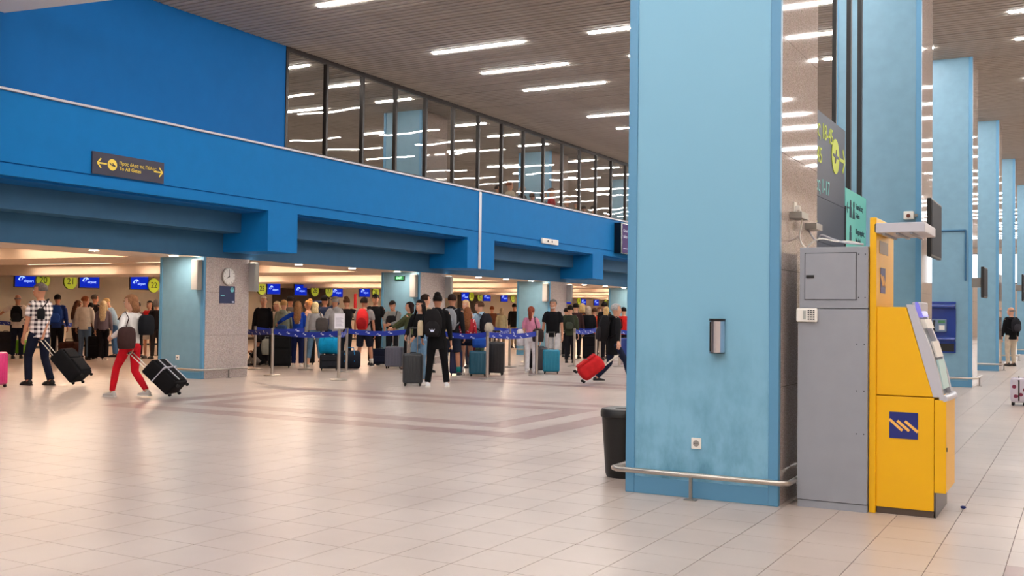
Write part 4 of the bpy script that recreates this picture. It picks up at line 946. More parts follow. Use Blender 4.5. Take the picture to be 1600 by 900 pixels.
def suitcase(x, y, rot, label, col, w_=.42, d_=.24, h_=.6, kind='hard', handle=.0, tilt=0, z=0, group=None, m=None, wheels='spin', straps=False):
    t = thing('suitcase', label, 'suitcase', (x, y, z + (.03 if tilt else 0)), 0, group, rot=(-math.radians(tilt), 0, rot))
    g = m or (glossy(col) if kind == 'hard' else cloth(col)); wz = .055
    oy = -d_ / 2 if tilt else 0
    bm = bmesh.new(); bx(bm, -w_ / 2, w_ / 2, oy - d_ / 2, oy + d_ / 2, wz, wz + h_, bev=.11 if 'duffel' in label else .045 if kind == 'hard' else .035, seg=4); smooth_angle(obj('shell', bm, g, t), 50)
    if kind == 'hard':
        for k in range(5):
            xx = -w_ / 2 + w_ * (k + .8) / 5.6
            obj('rib', box(xx - .012, xx + .012, oy - d_ / 2 - .006, oy + d_ / 2 + .006, wz + .06, wz + h_ - .05, bev=.004), g, t)
        obj('zip_band', box(-w_ / 2 - .002, w_ / 2 + .002, oy - .012, oy + .012, wz + .03, wz + h_ - .03), M_black, t)
    else:
        obj('front_pocket', box(-w_ * .42, w_ * .42, oy - d_ / 2 - .035, oy - d_ / 2 + .01, wz + .05, wz + h_ * .55, bev=.02), g, t)
        obj('upper_pocket', box(-w_ * .42, w_ * .42, oy - d_ / 2 - .025, oy - d_ / 2 + .01, wz + h_ * .6, wz + h_ * .92, bev=.015), g, t)
    if straps:
        for sg in (-1, 1): obj('strap', box(sg * w_ * .28 - .015, sg * w_ * .28 + .015, oy - d_ / 2 - .043, oy - d_ / 2 - .03, wz + .04, wz + h_ * .9, bev=.003), M_lgrey, t)
        obj('strap', box(-w_ / 2 - .005, w_ / 2 + .005, oy - d_ / 2 - .045, oy + d_ / 2, wz + h_ * .56, wz + h_ * .59), M_lgrey, t)
    for sx in (-1, 1):
        for sy in (-1, 1):
            bm = bmesh.new(); disc(bm, (sx * (w_ / 2 - .05), oy + sy * (d_ / 2 - .04), .028), .028, .022, 'x', 14); obj('wheel', bm, M_rubber, t)
            obj('wheel_fork', box(sx * (w_ / 2 - .05) - .018, sx * (w_ / 2 - .05) + .018, oy + sy * (d_ / 2 - .04) - .015, oy + sy * (d_ / 2 - .04) + .015, .035, wz + .01), M_black, t)
    bm = bmesh.new(); tube(bm, [(-.06, oy, wz + h_ - .005), (-.05, oy, wz + h_ + .02), (.05, oy, wz + h_ + .02), (.06, oy, wz + h_ - .005)], .009, 6); obj('carry_handle', bm, M_black, t, True)
    if handle:
        yy = oy + d_ / 2 - .03
        for sg in (-1, 1):
            bm = bmesh.new(); tube(bm, [(sg * .075, yy, wz + h_ - .02), (sg * .075, yy, wz + h_ + handle)], .009, 8); obj('handle_rod', bm, M_steel, t)
        obj('grip', box(-.095, .095, yy - .016, yy + .016, wz + h_ + handle - .01, wz + h_ + handle + .02, bev=.008), M_black, t)
    a = Matrix.Rotation(rot, 3, 'Z') @ Matrix.Rotation(-math.radians(tilt), 3, 'X') @ Vector((0, oy + d_ / 2 - .03, wz + h_ + handle)) + Vector((x, y, z + (.03 if tilt else 0)))
    return a
def bag(c, rot, label, col, w_=.35, d_=.14, h_=.3, name='handbag', strap=None, handles=True, topf=.75):
    t = thing(name, label, 'bag', c, rot)
    bm = bmesh.new(); soft_bag(bm, w_, d_, h_, topf=topf, base=.9); smooth_angle(obj('bag', bm, cloth(col), t), 60)
    if strap:
        sv = [Matrix.Rotation(-rot, 3, 'Z') @ (Vector(p) - Vector(c)) for p in strap]; bm = bmesh.new(); tube(bm, sv, .012, 8, flat=.5); obj('strap', bm, cloth(col), t, True)
    elif handles:
        for sg in (-1, 1): bm = bmesh.new(); tube(bm, [(-w_ * .2, sg * .02, h_ * .9), (-w_ * .15, sg * .02, h_ * 1.15), (w_ * .15, sg * .02, h_ * 1.15), (w_ * .2, sg * .02, h_ * .9)], .009, 6); obj('handle', bm, cloth(col), t, True)
    bm = bmesh.new(); tube(bm, [(-w_ * .3, 0, h_ * .985), (w_ * .3, 0, h_ * .985)], .006, 6); obj('zip', bm, M_black, t)
    return t
def duffel(x, y, rot, label, col, w_=.6, r_=.17, z=0, col2=None):
    t = thing('duffel_bag', label, 'bag', (x, y, z), rot)
    bm = bmesh.new(); tube(bm, [(-w_ / 2, 0, r_), (-w_ / 2 + .04, 0, r_), (0, 0, r_ * 1.02), (w_ / 2 - .04, 0, r_), (w_ / 2, 0, r_)], [r_ * .75, r_ * .98, r_, r_ * .98, r_ * .75], 18); o = obj('bag', bm, cloth(col), t); smooth_angle(o, 60)
    bm = bmesh.new(); tube(bm, [(-w_ * .4, 0, 2 * r_), (w_ * .4, 0, 2 * r_ + .005)], .008, 6); obj('zip', bm, M_black, t)
    for sg in (-1, 1): bm = bmesh.new(); tube(bm, [(-.12, sg * r_ * .7, r_ * 1.6), (-.1, sg * .04, r_ * 2.35), (.1, sg * .04, r_ * 2.35), (.12, sg * r_ * .7, r_ * 1.6)], .01, 6); obj('handle', bm, cloth(col2 or col), t, True)
    for sg in (-1, 1): bm = bmesh.new(); tube(bm, [(sg * w_ * .22, -r_ * 1.01, r_ * .8), (sg * w_ * .22, -r_ * .75, r_ * 1.7), (sg * w_ * .22, 0, r_ * 2.03)], .013, 6, flat=.4); obj('band', bm, cloth(col2 or col), t, True)

NV = .013
# ---- the two walkers on the left
SUIT1 = suitcase(-16.615, 13.227, 1.982, 'black soft suitcase leaning on its wheels behind the plaid shirt man', (24, 24, 27), .46, .3, .62, 'soft', .42, 42)
P = person(-17.432, 12.999, 1.951, 1.594, 'grey-haired man in checked short-sleeve shirt and dark jeans pulling a black case', ('cloth_plaid', 'short'), ((26, 30, 48), 'trousers'), ('short', (96, 88, 86)), SK2, lf=(-.12, .1), rf=(.12, -.16), rhw=SUIT1, head=(-38, 4), vox=NV, shoes=(24, 22, 22), fat=1.12, feetup=(0, .0))
tg_ = bag(P['att'](-.12, -.18, 1.16), P['ang'], 'black crossbody pouch strap on the back of the plaid shirt man', (24, 24, 30), .16, .07, .2, 'shoulder_bag', [P['att'](-.12, -.16, 1.3), P['att'](.0, -.15, 1.42), P['att'](.1, -.09, 1.5), P['att'](.13, .03, 1.47)])
SUIT2 = suitcase(-13.202, 12.406, 2.005, 'black suitcase with grey straps trailing behind the woman in red trousers', (26, 24, 26), .5, .28, .58, 'soft', .4, 48, straps=True)
P = person(-13.954, 12.149, 1.765, 1.641, 'woman in white top and bright red trousers pulling a strapped case', ((232, 226, 222), 'long'), ((216, 30, 44), 'slim'), ('bob', (150, 104, 72)), SK1, 'f', lf=(-.1, .30), rf=(.1, -.27), rhw=SUIT2, lh=(-.26, .16, 1.0), head=(-20, 8), vox=NV, shoes=(206, 200, 194), hem=.9, fat=1.05, feetup=(0, .03))
bag(P['att'](-.27, -.17, .88), P['ang'] + .2, 'large dark brown slouchy shoulder bag of the woman in red trousers', (66, 44, 42), .4, .16, .36, 'shoulder_bag', [P['att'](-.3, -.14, 1.1), P['att'](-.2, -.14, 1.38), P['att'](-.16, -.02, 1.49), P['att'](-.2, .1, 1.35)])
bag(P['att'](.12, -.21, 1.1), P['ang'], 'small black backpack on the shoulder of the woman in red trousers', (28, 28, 32), .3, .15, .34, 'backpack', [P['att'](.16, -.2, 1.3), P['att'](.14, -.1, 1.46), P['att'](.15, .05, 1.45), P['att'](.2, .06, 1.2)])
suitcase(-17.460, 12.128, 2.009, 'pink suitcase cut off by the left edge', (226, 60, 130), .4, .26, .6, 'hard')
# ---- left queue
FQ = 560
P = person(-26.878, 19.311, 1.823, 0.809, 'bald man in white t-shirt with black backpack, arm reaching left', ((226, 218, 212), 'short'), ((38, 42, 60), 'trousers'), ('bald', HG), SK2, lh=(-.55, .3, 1.15), fat=1.1)
backpack(P, 'black round backpack on the man in white at far left', (26, 26, 30), .44, .3, .16)
P = person(-26.130, 20.056, 1.841, 0.742, 'dark-haired man with blue backpack right of the plaid shirt', ((40, 60, 120), 'long'), ((30, 30, 36), 'trousers'), ('short', HD), SK2)
backpack(P, 'bright blue backpack behind the plaid shirt man', (36, 70, 150), .5, .34, .18)
person(-26.421, 20.942, 1.686, -0.146, 'brown-haired woman in pale top leaning over the belt', ((204, 198, 190), 'long'), ((60, 44, 40), 'trousers'), ('long', HB), SK1, 'f', rh=(.1, .42, 1.02), head=(0, 20))
person(-24.979, 20.080, 1.790, 0.545, 'red-haired man in white sweater and blue jeans', ((222, 216, 206), 'long'), ((92, 118, 150), 'trousers'), ('short', HR), SK2, head=(40, 5))
P = person(-25.176, 20.436, 1.611, 0.802, 'child with dark hair and brown patterned backpack', ((30, 28, 30), 'long'), ((30, 28, 32), 'trousers'), ('short', HD), SK2)
backpack(P, 'brown patterned backpack on the dark-haired child', (92, 54, 44), .42, .3, .16, (120, 80, 66))
person(-28.230, 23.085, 1.898, -0.161, 'shaven-headed man in black shirt standing behind the child', ((36, 32, 34), 'short'), ((30, 30, 34), 'trousers'), ('short', (70, 56, 48)), SK2)
person(-24.327, 20.181, 1.668, 0.704, 'woman with long pale blonde hair in mauve sweater', ((120, 110, 126), 'long'), ((24, 22, 26), 'trousers'), ('long', (226, 208, 170)), SK1, 'f', shoes=(200, 190, 180))
person(-25.624, 21.746, 1.820, 2.177, 'blond man in light blue shirt bending forward', ((150, 184, 216), 'short'), ((70, 110, 160), 'trousers'), ('short', HL), SK1, lean=24, head=(0, 30), rh=(.15, .5, .95), lh=(-.15, .5, .95))
person(-25.201, 22.174, 1.655, 0.326, 'dark-haired person mostly hidden behind the white top woman', ((150, 140, 134), 'long'), ((40, 40, 44), 'trousers'), ('short', HD), SK2)
person(-24.334, 21.842, 1.694, 3.458, 'dark-haired woman in red jacket facing the camera near the pier', ((206, 40, 40), 'long'), ((226, 216, 204), 'skirt'), ('bob', HD), SK1, 'f', head=(10, 0))
person(-23.890, 21.707, 1.713, 0.747, 'person with curly grey hair in black coat beside the pier', ((34, 28, 30), 'long'), ((50, 44, 44), 'trousers'), ('curly', (124, 116, 112)), SK1, 'f')
suitcase(-28.488, 20.079, 0.958, 'large dark suitcase at the far left under the belt', (44, 42, 46), .5, .3, .68, 'soft')
suitcase(-28.549, 20.662, 0.596, 'small lime green suitcase left of the plaid shirt man', (120, 190, 40), .32, .22, .42, 'hard')
duffel(-25.885, 20.299, 0.906, 'dark brown duffel bag behind the leaning black case', (74, 44, 38), .6, .24)
suitcase(-24.747, 20.307, 0.884, 'black suitcase standing under the belt by the blonde in mauve', (26, 24, 28), .44, .28, .62, 'soft')
# ---- middle queue
P = person(-19.456, 21.381, 1.837, 3.532, 'white-haired man in open black jacket facing the camera', ((26, 26, 30), 'long'), ((44, 42, 48), 'trousers'), ('short', HW), SK1, head=(-14, 0), fat=1.15, hem=.78)
person(-18.816, 20.655, 0.670, 1.787, 'child in black sitting on the floor behind the first post', ((26, 24, 26), 'long'), ((150, 146, 142), 'trousers'), ('short', HD), SK2, sit=.13, lf=(-.12, .42), rf=(.12, .40), lean=18, lh=(-.12, .4, .42), rh=(.12, .4, .42), vox=.02) if False else None
KID = person(-19.028, 20.888, 1.35, 1.787, 'child in black sitting on the floor behind the first post', ((26, 24, 26), 'long'), ((150, 146, 142), 'trousers'), ('short', HD), SK2, sit=.13, lf=(-.12, .46), rf=(.12, .44), lean=18, lh=(-.14, .4, .45), rh=(.14, .4, .45))
person(-19.639, 22.147, 1.708, 3.344, 'pale blonde woman half hidden beside the white-haired man', ((210, 200, 190), 'long'), ((60, 60, 70), 'trousers'), ('bob', (230, 210, 170)), SK1, 'f', head=(20, 10))
person(-20.876, 24.104, 1.884, 0.365, 'tall man with dark cap at the back of the crowd', ((90, 84, 80), 'long'), ((40, 40, 44), 'trousers'), ('short', HD), SK2, cap=(34, 32, 36))
P = person(-18.840, 21.501, 1.738, 0.458, 'sandy-haired youth in grey-green hoodie over white shirt', ((138, 146, 130), 'long'), ((34, 34, 38), 'trousers'), ('short', (176, 140, 92)), SK1, collar='hood', hem=.95)
bag(P['att'](-.0, -.26, .86), P['ang'], 'blue denim jacket bundle tied behind the hooded youth', (60, 88, 136), .34, .14, .24, 'waist_bag', handles=False)
P = person(-18.150, 21.265, 1.705, 0.568, 'brown-haired girl in royal blue hoodie printed with number fifteen', ((24, 64, 168), 'long'), ((24, 32, 72), 'trousers'), ('long', (150, 110, 76)), SK1, 'f', lh=(-.55, .12, 1.16), vox=.014, shoes=(214, 206, 200), logo15=True, hem=.82)
person(-19.493, 23.279, 1.763, 2.094, 'strawberry-blonde woman in profile looking left', ((226, 190, 170), 'long'), ((60, 60, 70), 'trousers'), ('bun', (216, 160, 104)), SK1, 'f')
P = person(-17.426, 21.092, 1.690, 0.587, 'blonde woman in light grey sweater and cropped blue jeans', ((158, 156, 158), 'long'), ((92, 122, 146), 'capri'), ('bob', (226, 204, 156)), SK1, 'f', lf=(-.17, 0), rf=(.17, .02), vox=.014, shoes=(176, 168, 160), fat=1.1, hem=.95)
bag(P['att'](.2, -.16, 1.0), P['ang'], 'dark grey rucksack hanging on the grey sweater woman', (78, 74, 74), .32, .14, .34, 'shoulder_bag', [P['att'](.18, -.14, 1.34), P['att'](.14, -.03, 1.5), P['att'](.16, .08, 1.4)])
P = person(-19.152, 23.604, 1.899, -0.016, 'person in navy with dark hat holding both arms up', ((50, 66, 104), 'long'), ((30, 34, 50), 'trousers'), ('short', HD), SK2, lh=(-.25, .2, 1.6), rh=(.25, .2, 1.58), cap=(24, 22, 26))
P = person(-17.842, 22.426, 1.846, 1.196, 'man in olive cap and grey hooded top over white tee', ((150, 150, 154), 'long'), ((34, 60, 96), 'trousers'), ('short', HG), SK2, collar='hood', cap=(112, 104, 88), shoes=(226, 224, 220), lh=(-.2, .3, 1.1))
duffel(-16.420, 20.441, 0.503, 'turquoise round bag lying on a dark case beside the notice post', (14, 140, 190), .5, .21, .41)
P = person(-18.251, 23.455, 1.845, 0.924, 'woman with glasses in black jacket reaching up to the right', ((30, 28, 32), 'long'), ((30, 34, 44), 'trousers'), ('bun', HB), SK1, 'f', rh=(.3, .35, 1.42), lh=(-.1, .4, 1.3), head=(35, 0))
t = tag(obj('document_tube', box(-.035, .035, -.035, .035, 0, .42, bev=.02), mat('tube_red', (226, 34, 40), .5)), 'bright red upright umbrella sleeve raised by the woman with glasses', 'umbrella'); t.location = (-18.027, 23.562, 1.559)
P = person(-16.863, 22.445, 1.850, 0.436, 'man in grey t-shirt and black shorts with red backpack', ((142, 138, 138), 'short'), ((30, 32, 44), 'shorts'), ('short', HD), SK2, lf=(-.16, 0), rf=(.19, .08), vox=.014, shoes=(40, 38, 40), sole=1, socks=(220, 214, 208), head=(25, 0))
backpack(P, 'bright red backpack with black trim on the man in shorts', (208, 46, 48), .52, .31, .18, (150, 28, 32), (50, 30, 34))
person(-17.241, 23.445, 1.939, 3.602, 'tall man in black t-shirt and black cap facing the camera', ((22, 22, 24), 'short'), ((30, 30, 34), 'trousers'), ('short', HD), SK2, cap=(20, 20, 22), head=(-10, 0))
P = person(-16.483, 23.233, 1.779, 3.410, 'bearded man in black vest and grey sleeves looking down at a phone', ((120, 120, 118), 'long'), ((28, 28, 32), 'trousers'), ('short', HD), SK2, head=(0, 28), lh=(-.05, .38, 1.12), rh=(.12, .36, 1.1))
bag(P['att'](0, .135, 1.0), P['ang'], 'black padded front bag worn on the chest of the bearded man', (30, 28, 30), .3, .1, .36, 'chest_bag', [P['att'](-.12, .14, 1.3), P['att'](-.12, .02, 1.48), P['att'](-.12, -.1, 1.4)])
P = person(-15.269, 22.235, 1.721, 1.964, 'dark-haired woman in olive green jacket reaching left', ((78, 86, 60), 'long'), ((26, 24, 28), 'trousers'), ('bob', (44, 30, 28)), SK1, 'f', lh=(-.1, .44, 1.08), rh=(.1, .4, 1.06), shoes=(150, 110, 96))
duffel(-16.572, 21.461, 0.658, 'black duffel with light blue piping on the floor by the notice post', (30, 34, 44), .56, .23, 0, (40, 120, 180))
suitcase(-18.073, 20.506, 0.723, 'big black suitcase behind the second queue post', (24, 24, 26), .56, .32, .8, 'soft')
bag((-18.931, 20.977, .3), 0.735, 'grey and white rucksack standing on luggage behind the white-haired man', (170, 176, 166), .32, .2, .42, 'backpack')
suitcase(-19.683, 21.630, 0.211, 'black cabin case under the grey and white rucksack', (40, 40, 44), .36, .24, .24, 'soft')
suitcase(-18.583, 22.194, 0.698, 'black case between the blue hoodie and the cropped jeans', (24, 24, 28), .4, .26, .62, 'soft')
suitcase(-16.420, 20.441, 0.678, 'low dark charcoal case under the turquoise bag', (40, 42, 48), .46, .34, .34, 'soft')
suitcase(-16.713, 23.020, 0.629, 'navy holdall case behind the man with red backpack', (24, 28, 46), .6, .3, .42, 'soft')
suitcase(-15.713, 22.235, 0.354, 'slate grey ribbed suitcase under the bearded man', (96, 98, 114), .46, .28, .52, 'hard', .3)
# ---- group of the couple in black
CASE = suitcase(-11.797, 17.345, 0.511, 'charcoal hard suitcase with raised handle held by the woman with long black hair', (44, 46, 50), .4, .26, .6, 'hard', .5)
P = person(-12.006, 17.886, 1.719, 3.297, 'woman with long black hair in black top and blue jeans', ((22, 22, 24), 'long'), ((112, 146, 176), 'slim'), ('long', (20, 17, 18)), SK1, 'f', rhw=None, lh=(.0, .3, .98), head=(18, 2), vox=NV, shoes=(222, 220, 222), hem=.98, rh=(.22, .22, 1.0))
P = person(-11.232, 17.348, 1.829, 0.471, 'person in all black with topknot, white trainers and backpack', ((20, 20, 22), 'long'), ((18, 18, 20), 'trousers'), ('bun', (22, 18, 18)), SK2, lf=(-.17, 0), rf=(.19, .04), vox=NV, shoes=(232, 232, 236), hem=.72, lh=(-.3, .1, .92), collar='hood')
backpack(P, 'black backpack with beige side panel on the person with topknot', (30, 28, 30), .52, .34, .18, (34, 32, 34), badge=True, side=-.06)
bag(P['att'](-.3, -.2, .98), P['ang'] + .3, 'beige side pocket bag hanging beside the black backpack', (206, 188, 158), .11, .1, .3, 'side_bag', handles=False)
person(-14.163, 21.345, 1.904, -0.461, 'man with short brown hair behind the couple in black', ((190, 160, 130), 'short'), ((90, 100, 120), 'shorts'), ('short', (50, 34, 28)), SK1, socks=(220, 214, 206))
P = person(-12.858, 20.481, 1.890, 0.300, 'man in black hooded top and dark shorts holding a water bottle', ((28, 28, 32), 'long'), ((34, 40, 54), 'shorts'), ('short', (40, 26, 22)), SK2, lf=(-.14, 0), rf=(.16, .02), vox=.014, shoes=(60, 60, 64), sole=1, socks=(30, 120, 120), collar='hood', lh=(-.3, .1, .82))
backpack(P, 'grey backpack on the man in the black hooded top', (132, 134, 140), .46, .32, .18, (120, 122, 128))
bag(P['att'](-.02, -.36, .82), P['ang'], 'striped cream and blue garment bundle under the grey backpack', (214, 186, 130), .26, .12, .26, 'waist_bag', handles=False)
t = thing('water_bottle', 'clear water bottle with white label hanging in the hand of the man in shorts', 'bottle', (-12.950, 20.422, 0.326))
bm = bmesh.new(); tube(bm, [(0, 0, 0), (0, 0, .02), (0, 0, .2), (0, 0, .25), (0, 0, .29)], [.035, .042, .042, .02, .016], 14); smooth_angle(obj('body', bm, mat('bottle_plastic', (196, 200, 206), .2), t), 50)
bm = bmesh.new(); disc(bm, (0, 0, .11), .0435, .09, n=16); obj('paper_label', bm, M_white, t); bm = bmesh.new(); disc(bm, (0, 0, .3), .018, .025, n=12); obj('cap', bm, M_white, t)
P = person(-12.839, 21.136, 1.599, 0.407, 'girl with long brown hair in red patterned top and dark shorts', ('cloth_red_pattern', 'long'), ((28, 30, 46), 'hot'), ('long', (134, 84, 54)), SK1, 'f', lf=(-.12, 0), rf=(.1, .05), vox=.014, shoes=(226, 222, 218), socks=(226, 222, 218), hem=.9)
person(-14.491, 23.752, 1.799, 3.166, 'blonde woman mostly hidden behind the girl in the red top', ((200, 190, 186), 'long'), ((60, 60, 70), 'trousers'), ('bob', (222, 190, 140)), SK1, 'f')
P = person(-12.878, 21.770, 1.745, 1.233, 'man in pale blue hooded top and olive trousers looking left', ((150, 176, 196), 'long'), ((92, 116, 88), 'trousers'), ('short', HB), SK1, collar='hood', head=(-35, 5), vox=.014, shoes=(150, 110, 84), hem=.86)
backpack(P, 'black and sand coloured backpack on the man in pale blue', (34, 32, 38), .5, .32, .2, (190, 178, 160))
suitcase(-12.906, 20.755, 0.557, 'navy hard suitcase left of the girl in the red top', (26, 36, 82), .3, .24, .56, 'hard', .35)
suitcase(-12.376, 20.893, 0.448, 'dark teal suitcase in front of the man in pale blue', (14, 84, 108), .42, .26, .54, 'hard')
bag((-12.888, 21.424, .42), 0.542, 'maroon shoulder bag hanging beside the dark teal suitcase', (96, 34, 40), .2, .12, .34, 'shoulder_bag')
bag((-12.489, 21.113, .66), 0.535, 'bright blue jacket draped over the dark teal suitcase', (40, 84, 176), .34, .24, .26, 'folded_jacket', handles=False)
suitcase(-12.310, 21.591, 0.379, 'tall black hard suitcase right of the front queue post', (32, 30, 34), .42, .28, .74, 'hard', .25)
# ---- far desk people
person(-21.283, 36.983, 1.736, 0.435, 'man with short ginger hair at the far desks', ((110, 70, 56), 'long'), ((60, 50, 50), 'trousers'), ('short', HR), SK1, vox=.024)
P = person(-20.644, 36.654, 1.660, 0.513, 'grey-blonde woman in cream coat at the far desks', ((196, 196, 164), 'long'), ((150, 130, 104), 'trousers'), ('bob', (190, 176, 150)), SK1, 'f', vox=.024)
person(-21.008, 38.399, 1.862, 0.152, 'dark-haired man in black jacket at the far desks', ((28, 26, 28), 'long'), ((150, 130, 104), 'trousers'), ('short', HD), SK2, vox=.024)
person(-22.089, 40.730, 1.800, 0.323, 'person behind the black-jacketed man at the far desks', ((90, 60, 56), 'long'), ((40, 40, 44), 'trousers'), ('short', HB), SK2, vox=.024)
# ---- pink top woman and black t-shirt man
P = person(-12.026, 22.860, 1.639, 0.275, 'woman in pink top and white trousers with auburn ponytail', ((206, 132, 158), 'short'), ((222, 218, 222), 'trousers'), ('pony', (128, 62, 44)), SK1, 'f', vox=.014, shoes=(226, 222, 222), hem=.9)
bm = bmesh.new(); t_ = P['t']; tube(bm, [(-.03, -.1, 1.7), (0, -.115, 1.705), (.03, -.1, 1.7)], .02, 8); obj('hair_tie', bm, M_white, t_, True)
bag(P['att'](.22, -.14, .84), P['ang'], 'dark brown shoulder bag at the hip of the woman in pink', (54, 44, 44), .3, .13, .32, 'shoulder_bag', [P['att'](.2, -.12, 1.12), P['att'](.13, -.12, 1.38), P['att'](.1, -.02, 1.5), P['att'](.14, .1, 1.35)])
bag(P['att'](-.28, -.02, .72), P['ang'] + 1, 'white and black jacket over the arm of the woman in pink', (220, 216, 220), .24, .12, .42, 'folded_jacket', handles=False)
P = person(-11.988, 23.993, 1.833, 3.431, 'grey-haired bearded man in black t-shirt and pale shorts facing the camera', ((20, 20, 23), 'short'), ((196, 194, 196), 'shorts'), ('short', (110, 104, 100)), SK2, vox=.014, head=(8, 0), fat=1.1, shoes=(120, 110, 100))
bm = bmesh.new(); t_ = P['t']; tube(bm, [(-.05, .075, 1.575), (-.03, .1, 1.555), (.03, .1, 1.555), (.05, .075, 1.575)], .014, 8); obj('beard', bm, hairmat((190, 184, 178)), t_, True)
suitcase(-11.507, 22.961, 0.465, 'turquoise hard suitcase with raised handle before the man in black', (8, 120, 150), .42, .26, .54, 'hard', .42)
suitcase(-11.943, 23.290, 0.474, 'dark grey case between the white trousers and turquoise suitcase', (70, 66, 72), .3, .26, .58, 'hard')
suitcase(-12.635, 24.196, 0.482, 'narrow black case behind the white trousers', (30, 26, 30), .26, .24, .6, 'soft')
# ---- walking man with red bag
HAND = (-8.907, 20.901, 0.740)
SR_ = suitcase(-9.140, 19.736, -1.032, 'red wheeled duffel trailing behind the walking man', (196, 40, 44), .46, .34, .56, 'soft', .34, 52)
P = person(-8.874, 20.702, 1.782, -0.886, 'grey-haired man in black coat and dark jeans walking right with a red bag', ((22, 22, 25), 'long'), ((32, 40, 62), 'slim'), ('short', (168, 166, 166)), SK1, lf=(-.1, -.34), rf=(.1, .34), lh=None, rhw=SR_, vox=NV, shoes=(30, 30, 34), sole=1, hem=.68, collar='hood', lean=6, feetup=(.03, 0))
backpack(P, 'large black backpack on the walking grey-haired man', (26, 25, 28), .56, .32, .2)
# ---- queue between third and fourth pier
rows_ = [(892, 478, 562, 5, (60, 66, 50), HD, 'dark-haired person with olive rucksack behind the red bag'), (899, 475, 560, 15, (60, 40, 40), HD, 'person in dark maroon beside the olive rucksack'), (908, 475, 562, 0, (34, 30, 32), HL, 'blond person carrying a tan leather backpack'),
         (919, 479, 560, 10, (26, 26, 30), (190, 170, 150), 'pale-haired woman in black jacket behind the belt'), (928, 482, 558, -20, (200, 70, 40), HB, 'person in orange top behind the belt'), (936, 481, 558, 160, (130, 50, 44), HR, 'short person with reddish hair facing the queue'),
         (944, 473, 560, 30, (30, 30, 32), HD, 'tall dark-haired person left of the walking man'), (947, 480, 563, 5, (36, 34, 38), HL, 'blonde woman in black just left of the walking man'), (974, 481, 562, 20, (204, 40, 36), HD, 'person in red jacket partly behind the near pillar'), (884, 482, 558, 10, (220, 210, 200), HD, 'person in white at the edge of the third pier')]
for (px_, tp_, ft_, rl_, c_, h_, lb_), pos in zip(rows_, [(-13.594, 28.371, 1.723, 0.360), (-14.801, 31.328, 1.812, 0.180), (-15.070, 32.409, 1.825, 0.436), (-14.479, 31.648, 1.733, 0.255), (-14.756, 32.726, 1.677, 0.773), (-15.785, 35.470, 1.717, -2.373), (-14.074, 32.051, 1.870, -0.109), (-13.447, 30.777, 1.711, 0.325), (-13.203, 31.629, 1.702, 0.047), (-15.479, 31.995, 1.663, 0.276)]):
    P = person(*pos, lb_, (c_, 'long'), ((30, 28, 34) if px_ != 908 else (136, 140, 120), 'trousers'), ('bob' if h_ in (HL, (190, 170, 150)) else 'short', h_), SK1, vox=.022)
    if px_ == 892: backpack(P, 'olive black rucksack behind the red bag', (50, 54, 44), .44, .3, .16)
    if px_ == 908: backpack(P, 'tan leather backpack on the blond person', (140, 74, 44), .38, .28, .14)
suitcase(-14.030, 30.817, 0.428, 'black suitcase standing behind the belt above the red bag', (24, 22, 26), .5, .3, .7, 'soft')
suitcase(-12.456, 29.997, 0.394, 'blue suitcase just visible beside the near pillar', (20, 50, 130), .4, .28, .7, 'hard')
# ---- right hand hall
P = person(-1.981, 36.592, 1.852, 0.665, 'bald man in black jacket and beige trousers at the right edge', ((22, 22, 25), 'long'), ((196, 184, 166), 'trousers'), ('bald', HG), SK1, shoes=(60, 56, 54), hem=.8, fat=1.1, head=(-30, 5))
backpack(P, 'small black backpack on the bald man at the right', (40, 40, 46), .4, .28, .16)
GR = suitcase(-0.968, 20.127, -1.523, 'pale suitcase patterned with dark red shapes at the right edge', (206, 200, 214), .42, .26, .42, 'hard', .26, m=M_casepat)
P = person(-0.744, 21.101, 1.834, -1.361, 'person in dark blue cut off by the right edge pulling a patterned case', ((30, 50, 84), 'long'), ((36, 34, 44), 'trousers'), ('short', HD), SK1, lhw=GR, vox=.015)
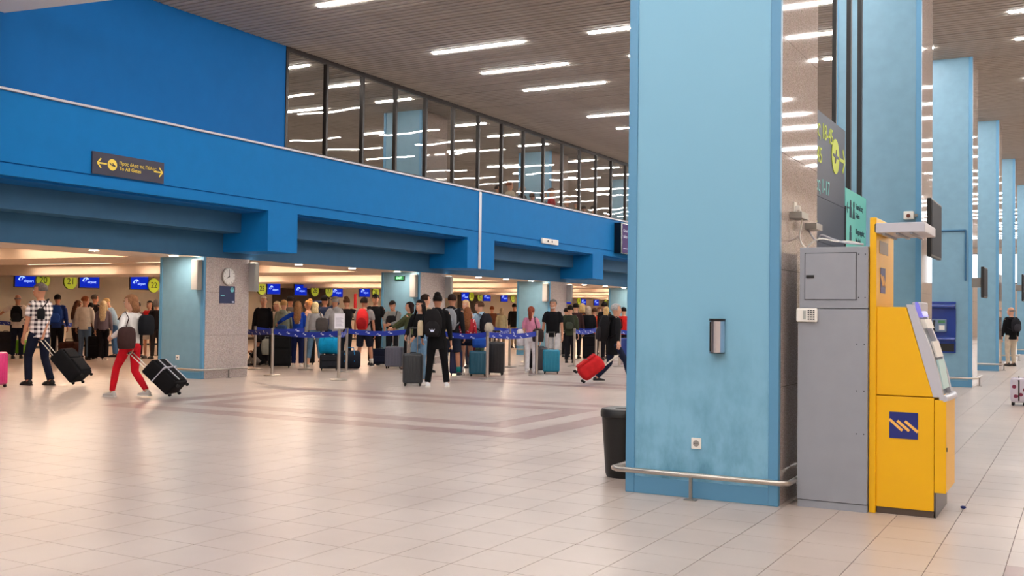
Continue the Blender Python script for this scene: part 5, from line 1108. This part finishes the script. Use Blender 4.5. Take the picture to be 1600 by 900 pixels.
# ---- gallery people behind the glass
gal = [((96, 34, 38), HD, 'person in dark red behind the gallery glass'), ((214, 200, 176), HR, 'person in cream coat standing at the gallery glass'), ((34, 34, 44), SK1, 'bald man in navy behind the gallery glass'), ((214, 36, 44), HB, 'person in bright red jacket behind the gallery glass'), ((24, 24, 30), HD, 'person in black coat behind the gallery glass'),
       ((190, 40, 50), (90, 54, 40), 'auburn person in red top behind the gallery glass'), ((30, 30, 40), (200, 150, 120), 'person in dark blue at the middle of the gallery glass'), ((120, 120, 84), HG, 'person in olive behind the gallery glass'), ((226, 222, 220), HD, 'person in white near the far end of the gallery glass'), ((90, 60, 50), HD, 'person in brown at the far end of the gallery glass'), ((120, 44, 44), HB, 'last person in dark red at the far end of the gallery')]
for (c_, h_, lb_), pos in zip(gal, [(-15.750, 27.671, 1.654, -1.230), (-15.750, 28.399, 1.858, -0.543), (-15.750, 29.208, 1.808, 1.540), (-15.750, 29.920, 1.637, -0.215), (-15.750, 30.744, 1.768, -1.099), (-15.750, 31.312, 1.959, -1.281), (-15.750, 32.513, 1.712, 2.195), (-15.750, 33.296, 1.746, -1.130), (-15.750, 33.894, 1.621, 0.259), (-15.750, 34.786, 1.707, -1.147), (-15.750, 35.962, 1.578, 1.459)]):
    person(*pos, lb_, (c_, 'long'), ((40, 40, 50), 'trousers'), ('bald' if h_ == SK1 else 'short', h_ if h_ != SK1 else HG), SK1, vox=.024, z=3.75)

# ================================================================= BAKE the smooth figures
bpy.context.view_layer.update()
dg = bpy.context.evaluated_depsgraph_get()
done = []
for o, extra in BAKE:
    me = bpy.data.meshes.new_from_object(o.evaluated_get(dg)); done.append((o, me, extra))
for o, me, extra in done:
    o.modifiers.clear()
    if extra is not None:
        bm = bmesh.new(); bm.from_mesh(me); bm.from_mesh(extra); bm.to_mesh(me); bm.free()
    m = o.data.materials[0]
    me.materials.clear(); me.materials.append(m)
    me.polygons.foreach_set('material_index', [0] * len(me.polygons))
    me.polygons.foreach_set('use_smooth', [True] * len(me.polygons))
    o.data = me
